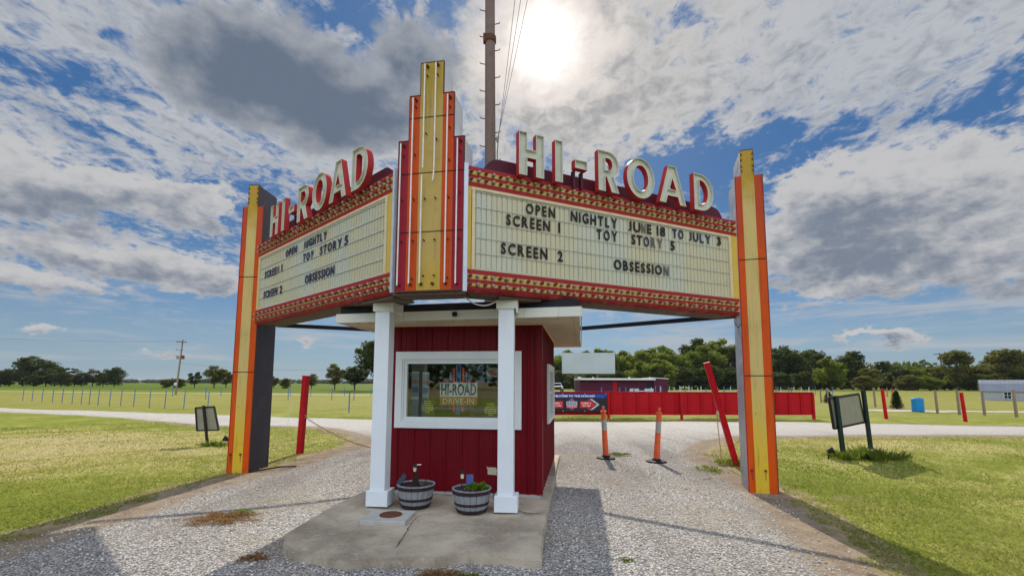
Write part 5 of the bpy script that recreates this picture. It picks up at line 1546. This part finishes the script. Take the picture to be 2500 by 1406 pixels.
line('thin wire running right from the slim leaning pole', (-42.4, 60, 4.0), (-20, 66, 3.6), .5, .009)
e = empty('utility_pole', (184.6, 200, 0), 'distant dark pole top with a crossarm above the woods on the right', 'utility pole')
m = MB(); m.tube([(0, 0, 0), (-1.2, 0, 15.2)], .32, 'wood_pole', 8, .22); m.build('shaft', e)
m = MB(); m.bar((-4.0, -.3, 14.6), (1.9, -.3, 14.8), .35, .35, 'wood_pole'); m.build('crossarm', e)

# ------------------------------------------------------------------ speaker posts, fence posts
def simple_post(name, x, y, h, w, mat, lean=0.0, capmat=None):
    m = MB(); m.tube([(0, 0, -.1), (lean * h, 0, h)], w, mat, 8, w * .92)
    if capmat: m.tube([(lean * h, 0, h), (lean * h, 0, h + .03)], w * 1.05, capmat, 8)
    return m.build(name, None, (x, y, hz(x, y)))


row = [(-17.6, 27.3), (-19.4, 27.9), (-20.9, 28.4), (-22.6, 29.4), (-24.3, 30.3), (-25.8, 31.1), (-26.8, 31.4), (-28.0, 31.9), (-29.5, 32.9), (-30.7, 33.6), (-32.1, 34.4), (-33.6, 35.2), (-35.2, 36.1), (-36.9, 37.0), (-38.6, 37.9), (-40.5, 39.0)]
for i, (x, y) in enumerate(row):
    o = simple_post('speaker_post', x, y, 1.10, .024, 'blue_post', .03)
    tag(o, 'thin blue speaker post in the long curved row left of the dark sided pillar', 'speaker post', 'blue speaker posts in the left field')
for x, y, h, lab in ((-8.65, 25.08, 1.10, 'nearest blue speaker post, seen between the red post and the left column'), (-10.98, 24.95, 1.12, 'blue speaker post half hidden behind the red gate post')):
    tag(simple_post('speaker_post', x, y, h, .032, 'blue_post'), lab, 'speaker post', 'blue speaker posts in the left field')
for x, y in ((-20.67, 43.5), (-16.4, 42.9), (-14.45, 43.1), (-19.92, 56.0), (-16.9, 56.4), (-23.5, 55.0), (-26.0, 55.2), (-31.5, 55.6), (-34.0, 55.0), (-14.0, 56.8), (-28.6, 44.0), (-24.4, 44.2), (-37.5, 52)):
    tag(simple_post('speaker_post', x, y, 1.05, .035, 'blue_post'), 'small blue grey speaker post on the mown field behind the red gate post', 'speaker post', 'small speaker posts of the far rows')
R = random.Random(5)
px = [1600, 1612, 1634, 1645, 1659, 1663, 1673, 1681, 1690, 1703, 1712, 1724, 1738, 1751, 1768, 1783, 1880, 1893, 1907, 1926, 1938, 1955, 1974, 1990, 2015, 2032]
for p in px:
    y = R.uniform(42, 72); x = y * (p - 1250) / 1140 * .995
    pale = R.random() < .55
    o = simple_post('speaker_post', x, y, R.uniform(1.15, 1.4), R.uniform(.035, .06), 'pale_post' if pale else 'blue_post', R.uniform(-.05, .05))
    tag(o, ('pale' if pale else 'blue') + ' speaker post showing over the red fence, in front of the woods', 'speaker post', 'speaker posts beyond the red fence')
for i, (p, y) in enumerate(((1467, 46), (1511, 46), (1526, 48), (1588, 44), (1613, 50))):
    o = simple_post('speaker_post', y * (p - 1250) / 1140, y, 1.25, .05, 'blue_post' if i != 3 else 'pale_post', .02)
    tag(o, ('blue' if i != 3 else 'pale') + ' speaker post showing over the red fence in front of the purple building', 'speaker post', 'speaker posts by the building')
wood = [(27.6, 42.0, 1.15), (26.56, 39.5, 1.3), (25.61, 33.2, 1.38), (24.59, 27.26, 1.35), (24.5, 25.83, 1.32), (24.96, 24.92, 1.3), (25.02, 23.41, 1.36)]
labs = ['farthest grey wooden post, just past the end of the red fence', 'second farthest wooden post, just past the end of the red fence', 'wooden post seen right beside the top of the large notice board', 'wooden post between the blue barrel and the row of three posts',
        'wooden post close behind a red post near the shed', 'wooden post in front of the left end of the grey shed', 'mottled wooden post in front of the right end of the grey shed']
for (x, y, h), lab in zip(wood, labs):
    tag(simple_post('wooden_post', x, y, h, .068, 'wood_post', -.03), lab, 'fence post', 'wooden posts along the right field')
for x, y, h, lab in ((17.1, 21.57, 1.35, 'short red post leaning left between the large notice board and the dark evergreen shrub'), (20.2, 21.04, 1.30, 'short red post leaning left, nearest to the grey shed')):
    tag(simple_post('bollard_post', x, y, h, .075, 'post_red', -.07), lab, 'post', 'short red posts on the right')
for i in range(6):
    x, y = 33 + i * 5.5, 62 + (i % 3) * 6
    tag(simple_post('speaker_post', x, y, 1.2, .06, 'wood_post' if i % 2 else 'post_red'), ('brown' if i % 2 else 'reddish') + ' thin post far off on the right hand field', 'speaker post', 'thin far posts on the right field')

# blue drum
e = empty('plastic_drum', (24.2, 28.1, 0), 'bright blue plastic drum on the grass beside the evergreen shrub', 'drum')
m = MB(); m.lathe([(0, 0), (.27, 0), (.30, .03), (.30, .28), (.312, .30), (.30, .32), (.30, .54), (.312, .56), (.30, .58), (.30, .76), (.26, .81), (0, .81)], 'barrel_blue', 24); m.build('body', e, smooth=False)
m = MB(); m.lathe([(0, .811), (.05, .811), (.05, .84), (0, .84)], 'barrel_blue', 12, (.12, 0, 0)); m.build('cap', e)

# grey gambrel shed
e = empty('garden_shed', (49.4, 49.4, 0), 'small pale grey shed with a barn shaped metal roof at the right edge', 'shed', rotz=radians(-43))
Lx, Dp = 8.0, 4.0
m = MB(); m.box(0, Lx, 0, Dp, -.1, .98, 'shed_grey'); m.prism([(0.02, .98), (Dp - .02, .98), (Dp - .55, 1.68), (Dp / 2, 2.05), (.55, 1.68)], 0.01, Lx - .01, 'shed_grey')
m.v = [v if i < 8 else (v[1], v[0], v[2]) for i, v in enumerate(m.v)]
m.build('wall', e)
m = MB()
for (ya, za, yb, zb) in ((-.12, .93, .52, 1.70), (.52, 1.70, Dp / 2, 2.09), (Dp / 2, 2.09, Dp - .52, 1.70), (Dp - .52, 1.70, Dp + .12, .93)):
    n = 26
    for i in range(n):
        x0 = -.15 + (Lx + .3) * i / n; x1 = x0 + (Lx + .3) / n - .03
        m.hexa([(x0, ya, za), (x1, ya, za), (x1, yb, zb), (x0, yb, zb)], [(x0, ya, za + .05), (x1, ya, za + .05), (x1, yb, zb + .05), (x0, yb, zb + .05)], 'shed_roof')
        m.hexa([(x1, ya, za), (x1 + .03, ya, za), (x1 + .03, yb, zb), (x1, yb, zb)], [(x1, ya, za + .09), (x1 + .03, ya, za + .09), (x1 + .03, yb, zb + .09), (x1, yb, zb + .09)], 'shed_roof')
m.build('roof', e)
m = MB(); ring(m, 1.55, 2.15, .18, .92, .06, -.05, -.005, 'pale_post'); m.box(1.61, 2.09, -.03, -.005, .24, .86, 'car_glass'); m.box(1.83, 1.87, -.045, -.031, .24, .86, 'pale_post'); m.box(1.61, 2.09, -.046, -.032, .53, .57, 'pale_post'); m.build('window', e)
m = MB(); m.box(3.7, 4.6, -.05, -.004, .0, .85, 'shed_roof'); m.build('door', e)
m = MB(); m.box(4.4, 4.9, -.40, -.06, 0, .5, 'blue_post', .03); tag(m.build('storage_box', None, (e.location.x, e.location.y, 0), radians(-43)), 'blue box against the front wall of the grey shed', 'box')

# ------------------------------------------------------------------ screen, concession building, car, chairs
e = empty('movie_screen', (16.4, 100, 0), 'large blank pale drive-in movie screen standing on posts before the woods', 'movie screen', rotz=radians(-4))
m = MB(); m.box(-5.65, 5.6, 0, .35, 3.72, 8.18, 'screen_white'); m.build('panel', e)
for x in (-2.75, 1.95):
    m = MB(); m.box(x - .18, x + .18, .36, .75, -.1, 7.6, 'wood_pole'); m.bar((x, .7, 6.5), (x, 4.2, 0), .25, .25, 'wood_pole'); m.build('post', e)
e = empty('concession_building', (10.3, 72, 0), 'low dark purple concession building with a pale flat roof beyond the fence', 'building', rotz=radians(-2))
m = MB(); m.box(0.1, 11.2, 0, 7, -.1, 2.15, 'purple_wall'); m.box(11.201, 13.3, -.6, 6.5, -.1, 2.30, 'purple_wall'); m.build('wall', e)
m = MB(); m.box(-.05, 11.5, -.65, 7.2, 2.16, 2.44, 'roof_pale'); m.prism([(11.1, 2.45), (13.4, 2.32), (13.4, 2.42), (11.1, 2.56)], -.75, 6.8, 'roof_pale'); m.box(-.25, .25, -.7, -.4, 2.40, 2.62, 'roof_pale'); m.build('roof', e)
m = MB()
for x in (2.3, 7.9, 11.0): m.lathe([(0, 0), (.10, 0), (.10, .18), (0, .2)], 'roof_pale', 8, (x, 1.0, 2.44))
m.build('roof_vent', e)
m = MB(); m.box(5.15, 5.75, -.05, -.004, 0, 1.95, 'fence_red'); m.build('door', e)
m = MB(); m.box(10.2, 10.95, -.04, -.004, .9, 1.7, 'black_metal'); m.build('window', e)
m = MB(); m.box(1.2, 1.28, -.62, -.54, 0, 2.16, 'purple_wall'); m.box(8.9, 8.98, -.62, -.54, 0, 2.16, 'purple_wall'); m.build('porch_post', e)


def chair(x, y, rot, label):
    e = empty('plastic_chair', (x, y, 0), label, 'chair', 'grey plastic chairs by the building', rot)
    m = MB(); m.box(-.24, .24, -.24, .22, .42, .46, 'insulator', .02); m.build('seat', e)
    m = MB(); m.hexa([(-.25, .20, .46), (.25, .20, .46), (.25, .24, .46), (-.25, .24, .46)], [(-.27, .34, 1.02), (.27, .34, 1.02), (.27, .38, 1.02), (-.27, .38, 1.02)], 'pale_post'); m.build('backrest', e)
    for sx in (-1, 1):
        for sy in (-1, 1):
            m = MB(); m.bar((sx * .21, sy * .19, .42), (sx * .25, sy * .24, 0), .05, .05, 'insulator'); m.build('leg', e)
        m = MB(); m.bar((sx * .26, -.20, .64), (sx * .27, .30, .68), .05, .04, 'insulator'); m.build('armrest', e)


for x, r, lab in ((14.35, 200, 'grey chair farthest left by the white round table'), (15.15, 165, 'grey chair just left of the white round table'), (16.35, 190, 'grey chair just right of the white round table'), (17.0, 170, 'grey chair farthest right by the white round table')):
    chair(x, 57 + .4 * (x > 16), radians(r), lab)
e = empty('round_table', (15.75, 57.2, 0), 'white round outdoor table among grey chairs behind the red fence', 'table')
m = MB(); m.lathe([(0, .70), (.55, .70), (.57, .72), (.55, .75), (0, .75)], 'car_white', 20); m.build('tabletop', e)
m = MB(); m.lathe([(0, 0), (.3, 0), (.06, .06), (.05, .70), (0, .70)], 'car_white', 12); m.build('pedestal', e)
e = empty('parked_pickup', (8.2, 86, 0), 'white topped grey pickup parked far off beyond the booth', 'pickup truck')
m = MB(); m.box(-1.0, 1.0, -2.4, 2.6, .45, 1.05, 'car_grey', .12); m.hexa([(-.92, -1.0, 1.04), (.92, -1.0, 1.04), (.92, 1.0, 1.04), (-.92, 1.0, 1.04)], [(-.74, -.35, 1.72), (.74, -.35, 1.72), (.74, .8, 1.72), (-.74, .8, 1.72)], 'car_white'); m.box(-.95, .95, -2.3, -1.02, 1.03, 1.14, 'car_white', .04); m.build('body', e)
m = MB(); m.hexa([(-.80, -.99, 1.10), (.80, -.99, 1.10), (.80, -.95, 1.10), (-.80, -.95, 1.10)], [(-.68, -.48, 1.62), (.68, -.48, 1.62), (.68, -.44, 1.62), (-.68, -.44, 1.62)], 'car_glass'); m.build('windshield', e)
m = MB(); m.box(-.6, .6, -2.44, -2.41, .62, .92, 'rubber'); m.build('grille', e)
for x in (-.78, .78):
    m = MB(); m.box(x - .15, x + .15, -2.45, -2.41, .72, .92, 'wire_pale', .01); m.build('headlight', e)
    for y in (-1.6, 1.7):
        m = MB(); m.tube([(x * 1.08, y, .38), (x * 1.36, y, .38)], .38, 'rubber', 16); m.build('wheel', e)

# ------------------------------------------------------------------ trees
def crown_mesh(name, kind, mat, n, leaf, seed):
    """leaf clumps spread over many sub-crowns; unit tree is 10 m tall, crown about 8 m wide"""
    r = np.random.default_rng(seed)
    cl = []
    if kind == 'broad': k, zc, rx, rz, lo = 46, 6.2, 3.9, 3.4, .35
    elif kind == 'round': k, zc, rx, rz, lo = 38, 5.6, 3.2, 4.0, .3
    elif kind == 'bush': k, zc, rx, rz, lo = 44, 4.9, 3.3, 4.6, .3
    elif kind == 'tall': k, zc, rx, rz, lo = 40, 5.6, 2.3, 4.3, .3
    elif kind == 'sparse': k, zc, rx, rz, lo = 30, 6.4, 3.6, 3.2, .5
    else: k, zc, rx, rz, lo = 52, 5, 1.6, 4.8, .0
    for i in range(k):
        d = r.normal(size=3); d /= np.linalg.norm(d); q = (lo + (1 - lo) * r.random()) ** .6
        if kind == 'cone':
            z = (i + .5) / k; rad = 1.9 * (1 - z) ** .75 * (.45 + .3 * r.random()); a = i * 2.4
            c = np.array([rad * cos(a), rad * sin(a), .6 + 8.6 * z]); s = .55 + .95 * (1 - z) ** .8
        else:
            c = np.array([d[0] * rx * q, d[1] * rx * q, zc + d[2] * rz * q])
            if c[2] < zc - 1.5 and kind != 'bush': c[:2] *= .72
            s = (.62 + .75 * r.random()) * (1.15 if kind != 'sparse' else .8) * (1.15 - .25 * (c[2] > zc + 1.5))
        cl.append((c, s, r.random()))
    per = n // k; C = []; T = []
    for c, s, t in cl:
        p = r.normal(size=(per, 3)); p /= np.linalg.norm(p, axis=1)[:, None]
        p *= (s * r.random((per, 1)) ** .40); p[:, 2] *= .72
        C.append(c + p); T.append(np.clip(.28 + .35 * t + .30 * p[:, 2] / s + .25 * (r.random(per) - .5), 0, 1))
    C = np.concatenate(C); T = np.concatenate(T); m = len(C)
    a = r.normal(size=(m, 3)); a /= np.linalg.norm(a, axis=1)[:, None]; b = np.cross(a, r.normal(size=(m, 3))); b /= np.linalg.norm(b, axis=1)[:, None]
    s = leaf * (.6 + .8 * r.random((m, 1)))
    V = np.stack([C - a * s, C - b * s * .55, C + a * s, C + b * s * .55], 1).reshape(-1, 3)
    return fast_mesh(name, V, np.arange(4 * m).reshape(-1, 4), mat, T), cl


def trunk_mesh(name, cl, kind, seed):
    r = random.Random(seed); m = MB()
    top = 8.6 if kind in ('tall', 'cone') else 6.2
    m.tube([(0, 0, -.3), (.05, .03, 1.0), (-.05, .05, 2.6), (.08, 0, top * .7), (0, 0, top)], .27, 'bark', 9, .08)
    for c, s, t in cl[::2]:
        z0 = min(top * .8, max(1.4, c[2] * .45))
        mid = Vector((c[0] * .45, c[1] * .45, z0 + (c[2] - z0) * .6))
        m.tube([(0, 0, z0), mid, (c[0] * .92, c[1] * .92, c[2])], .085, 'bark', 5, .02)
    o = m.build(name); me = o.data; bpy.data.objects.remove(o); return me


PROTO = {}
for kind, mat, n, leaf in (('broad', 'leaf_dark', 5200, .26), ('broad', 'leaf_mid', 5200, .26), ('round', 'leaf_mid', 5000, .26), ('round', 'leaf_dark', 5000, .26), ('tall', 'leaf_dark', 4400, .24), ('tall', 'leaf_olive', 4400, .24),
                           ('sparse', 'leaf_olive', 2600, .22), ('sparse', 'leaf_dark', 3000, .22), ('round', 'leaf_warm', 4600, .25), ('round', 'leaf_olive', 4800, .25), ('cone', 'leaf_pine', 5200, .20), ('bush', 'leaf_dark', 5600, .26), ('bush', 'leaf_mid', 5600, .26), ('bush', 'leaf_olive', 5600, .26)):
    s_ = len(PROTO) + 50
    cm, cl = crown_mesh('crown', kind, mat, n, leaf, s_)
    PROTO[(kind, mat)] = (cm, trunk_mesh('trunk', cl, kind, s_))


def tree(kind, mat, x, y, h, wide, label, group, rot=None):
    e = empty('tree', (x, y, 0), label, 'tree', group, random.uniform(0, 6.28) if rot is None else rot)
    cm, tm = PROTO[(kind, 'leaf_' + mat)]
    e.scale = (h / 10 * wide, h / 10 * wide, h / 10 * 1.02)
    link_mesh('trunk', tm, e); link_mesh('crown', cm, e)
    return e


def bear(px, y): return y * (px - 1250) / 1140.0
def high(top, y): return 1.6 + y * (936.5 - top) / 1140.0 * .99


LG = 'trees at the far left edge of the green field'
for px_, top, y, k, mt, w, lab in ((90, 874, 166, 'broad', 'dark', 1.35, 'tallest spreading dark tree of the left hand tree line'), (30, 905, 168, 'round', 'dark', 1.5, None), (-30, 900, 170, 'broad', 'dark', 1.4, None), (62, 910, 160, 'round', 'dark', 1.5, None), (118, 903, 162, 'round', 'dark', 1.4, None), (140, 896, 168, 'broad', 'warm', 1.2, None),
                                   (172, 901, 170, 'sparse', 'dark', 1.4, None), (8, 915, 158, 'round', 'dark', 1.8, None), (155, 912, 162, 'round', 'dark', 1.7, None), (205, 913, 168, 'round', 'dark', 1.5, None), (232, 906, 170, 'round', 'warm', 1.3, None), (258, 913, 168, 'round', 'dark', 1.3, None), (284, 900, 160, 'round', 'dark', 1.25, 'rounded dark tree at the right end of the left hand tree line'), (188, 922, 172, 'round', 'dark', 2.2, None), (95, 918, 158, 'round', 'dark', 2.0, None)):
    if k == 'broad' and mt == 'warm': k = 'round'
    if k == 'round' and mt == 'dark': k = 'bush'
    tree(k, mt, bear(px_, y), y, high(top, y), w, lab or ('dark green tree in the left hand tree line across the field' if mt == 'dark' else 'brownish green tree in the left hand tree line across the field'), LG)
MG = 'trees in the middle of the far field'
for px_, top, y, k, mt, w, lab in ((480, 908, 132, 'round', 'dark', .95, 'small rounded tree just right of the slim utility pole'), (527, 896, 128, 'round', 'olive', 1.1, 'loose crowned tree left of the striped pillar with the dark side'), (556, 905, 130, 'round', 'olive', 1.0, 'loose crowned tree cut by the edge of the dark sided striped pillar'), (410, 928, 130, 'bush', 'olive', 1.9, None), (440, 926, 132, 'bush', 'olive', 1.8, None),
                                   (672, 921, 125, 'round', 'olive', 1.1, 'little tree just right of the dark side of the pillar'), (700, 924, 122, 'bush', 'olive', 1.3, 'pale bushy tree between the dark pillar side and the red post'), (764, 915, 118, 'round', 'olive', 1.2, 'loose tree half behind the top of the red gate post'), (820, 890, 104, 'round', 'olive', .95, 'open crowned olive tree left of the two dark trees by the column'), (868, 894, 98, 'broad', 'dark', 1.3, 'dark spreading tree in front of the tallest tree by the left column'), (925, 828, 92, 'broad', 'dark', 1.05, 'tall dark tree partly hidden behind the left white column')):
    tree(k, mt, bear(px_, y), y, high(top, y), w, lab or 'low olive bush at the foot of the slim utility pole', MG)
RG = 'trees of the woods on the right'
wl = [(1345, 858, 150, 'round', 'mid', 1.1), (1385, 850, 152, 'round', 'mid', 1.0), (1425, 852, 158, 'round', 'mid', 1.0), (1470, 846, 160, 'broad', 'mid', 1.0), (1505, 852, 150, 'round', 'mid', 1.0), (1540, 852, 156, 'round', 'mid', 1.2), (1580, 845, 150, 'broad', 'mid', 1.1), (1615, 838, 160, 'round', 'mid', 1.2), (1650, 848, 148, 'round', 'mid', 1.1),
      (1610, 872, 132, 'broad', 'mid', 1.25), (1560, 880, 130, 'round', 'mid', 1.2), (1690, 826, 165, 'tall', 'dark', 1.2), (1720, 838, 150, 'broad', 'mid', 1.0), (1752, 821, 165, 'broad', 'mid', .95), (1790, 828, 160, 'round', 'dark', 1.0), (1845, 836, 158, 'tall', 'dark', 1.3), (1880, 846, 150, 'broad', 'dark', 1.0), (1940, 840, 150, 'broad', 'dark', 1.0), (1905, 848, 160, 'round', 'dark', 1.1), (1985, 848, 155, 'broad', 'dark', .95),
      (2025, 870, 118, 'round', 'mid', 1.25), (2078, 855, 140, 'tall', 'dark', 1.3), (2050, 872, 150, 'round', 'dark', 1.2), (2120, 892, 130, 'round', 'olive', 1.3), (2160, 880, 145, 'tall', 'dark', 1.4), (2190, 890, 140, 'round', 'dark', 1.2), (2235, 888, 140, 'round', 'mid', 1.2), (2275, 889, 142, 'round', 'olive', 1.2), (2335, 850, 128, 'tall', 'olive', 1.15), (2300, 888, 145, 'round', 'dark', 1.2), (2385, 885, 135, 'round', 'olive', 1.3), (2420, 868, 150, 'sparse', 'olive', 1.0), (2455, 846, 130, 'tall', 'olive', 1.3), (2495, 862, 132, 'round', 'olive', 1.0), (2530, 850, 135, 'round', 'dark', 1.2), (2580, 860, 140, 'round', 'dark', 1.3),
      (1365, 905, 128, 'round', 'dark', 1.6), (1400, 915, 122, 'round', 'dark', 1.8), (1450, 905, 128, 'round', 'dark', 1.6), (1505, 905, 128, 'round', 'dark', 1.6), (1670, 895, 135, 'round', 'dark', 1.5), (1730, 890, 135, 'round', 'dark', 1.6), (1785, 895, 140, 'round', 'dark', 1.6), (1830, 892, 140, 'round', 'dark', 1.5), (1900, 905, 125, 'round', 'dark', 1.6), (1960, 905, 128, 'round', 'dark', 1.6), (2110, 912, 125, 'round', 'olive', 2.0), (2210, 910, 128, 'round', 'olive', 1.8), (2265, 912, 126, 'round', 'mid', 1.9), (2360, 905, 128, 'round', 'dark', 1.8), (2430, 905, 128, 'round', 'olive', 1.8), (2490, 905, 128, 'round', 'dark', 1.8), (1610, 912, 128, 'round', 'dark', 1.8), (1560, 915, 126, 'round', 'dark', 1.9)]
word = {'mid': 'bright leafed', 'dark': 'dark green', 'olive': 'olive tinged'}
seen = set()
for px_, top, y, k, mt, w in wl:
    part = 'behind the movie screen' if px_ < 1520 else 'between the movie screen and the grey sided pillar' if px_ < 1800 else 'just right of the grey sided pillar' if px_ < 2010 else 'above the large notice board' if px_ < 2140 else 'above the blue drum' if px_ < 2300 else 'behind the grey shed'
    big = 'taller' if top < 880 else 'low bushy'
    if k == 'round' and (top >= 868 or w >= 1.5 or px_ < 1700): k = 'bush'
    tree(k, mt, bear(px_, y), y, high(top, y), w, f'{big} {word[mt]} tree in woods {part}', RG)
tree('cone', 'pine', 24.9 * 1.02, 31.1, 1.24, 1.45, 'small dark conical evergreen shrub beside the blue drum', 'evergreen shrubs on the lawn')
tree('cone', 'pine', 27.6, 41.0, 1.0, 2.2, 'tiny conical evergreen between the two farthest wooden posts', 'evergreen shrubs on the lawn')
tree('round', 'mid', bear(1637, 120), 120, high(904, 120), .9, 'small pale green young tree in front of the woods right of the purple building', RG)


def tree_mass(name, pts, label, leaf, mat):
    r = np.random.default_rng(31); C = []; T = []
    for x, y, h, w in pts:
        n = 260
        p = r.normal(size=(n, 3)); p /= np.linalg.norm(p, axis=1)[:, None]; p *= r.random((n, 1)) ** .4
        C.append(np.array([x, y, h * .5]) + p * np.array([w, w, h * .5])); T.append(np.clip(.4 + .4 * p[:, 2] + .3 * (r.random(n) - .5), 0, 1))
    C = np.concatenate(C); T = np.concatenate(T); m = len(C)
    a = r.normal(size=(m, 3)); a /= np.linalg.norm(a, axis=1)[:, None]; b = np.cross(a, r.normal(size=(m, 3))); b /= np.linalg.norm(b, axis=1)[:, None]
    s = leaf * (.6 + .8 * r.random((m, 1)))
    V = np.stack([C - a * s, C - b * s * .6, C + a * s, C + b * s * .6], 1).reshape(-1, 3)
    o = link_mesh(name, fast_mesh(name, V, np.arange(4 * m).reshape(-1, 4), mat, T)); return tag(o, label, 'treeline', kind='stuff')


R = random.Random(9)
tree_mass('far_treeline', [(x, 760 + R.uniform(-20, 20), R.uniform(4.5, 8), R.uniform(10, 16)) for x in np.arange(-760, 60, 15)], 'thin hazy blue line of distant woods on the horizon to the left', 2.2, 'leaf_dark')
tree_mass('treeline', [(x, 172 + R.uniform(-4, 10), R.uniform(8, 11), R.uniform(5, 7)) for x in np.arange(10, 230, 5)], 'dark mass of woods filling in behind the trees on the right', .9, 'leaf_dark')
tree_mass('undergrowth', [(x, 146 + R.uniform(-6, 6), R.uniform(4.5, 7.0), R.uniform(4, 6)) for x in np.arange(8, 215, 4)], 'dense low undergrowth along the foot of the woods on the right', .7, 'leaf_dark')
tree_mass('treeline', [(x, -95 + R.uniform(-6, 6), R.uniform(11, 17), R.uniform(5, 8)) for x in np.arange(-110, 115, 5)], 'dark woods across the road, seen only as a reflection in the booth window', .8, 'leaf_dark')

# ------------------------------------------------------------------ air
def make_haze():
    m = bpy.data.materials.new('haze'); m.use_nodes = True; nt = m.node_tree; nt.nodes.clear()
    out = nt.nodes.new('ShaderNodeOutputMaterial'); v = nt.nodes.new('ShaderNodeVolumePrincipled')
    v.inputs['Color'].default_value = (0.80, 0.87, 0.95, 1); v.inputs['Density'].default_value = 0.00008
    nt.links.new(v.outputs[0], out.inputs['Volume']); MATS['haze'] = m
    mb = MB(); mb.box(-4600, 4600, -4600, 4600, -1.5, 24.0, 'haze')
    tag(mb.build('haze'), 'thin pale air softening the far fields and woods', 'haze', kind='stuff')


make_haze()
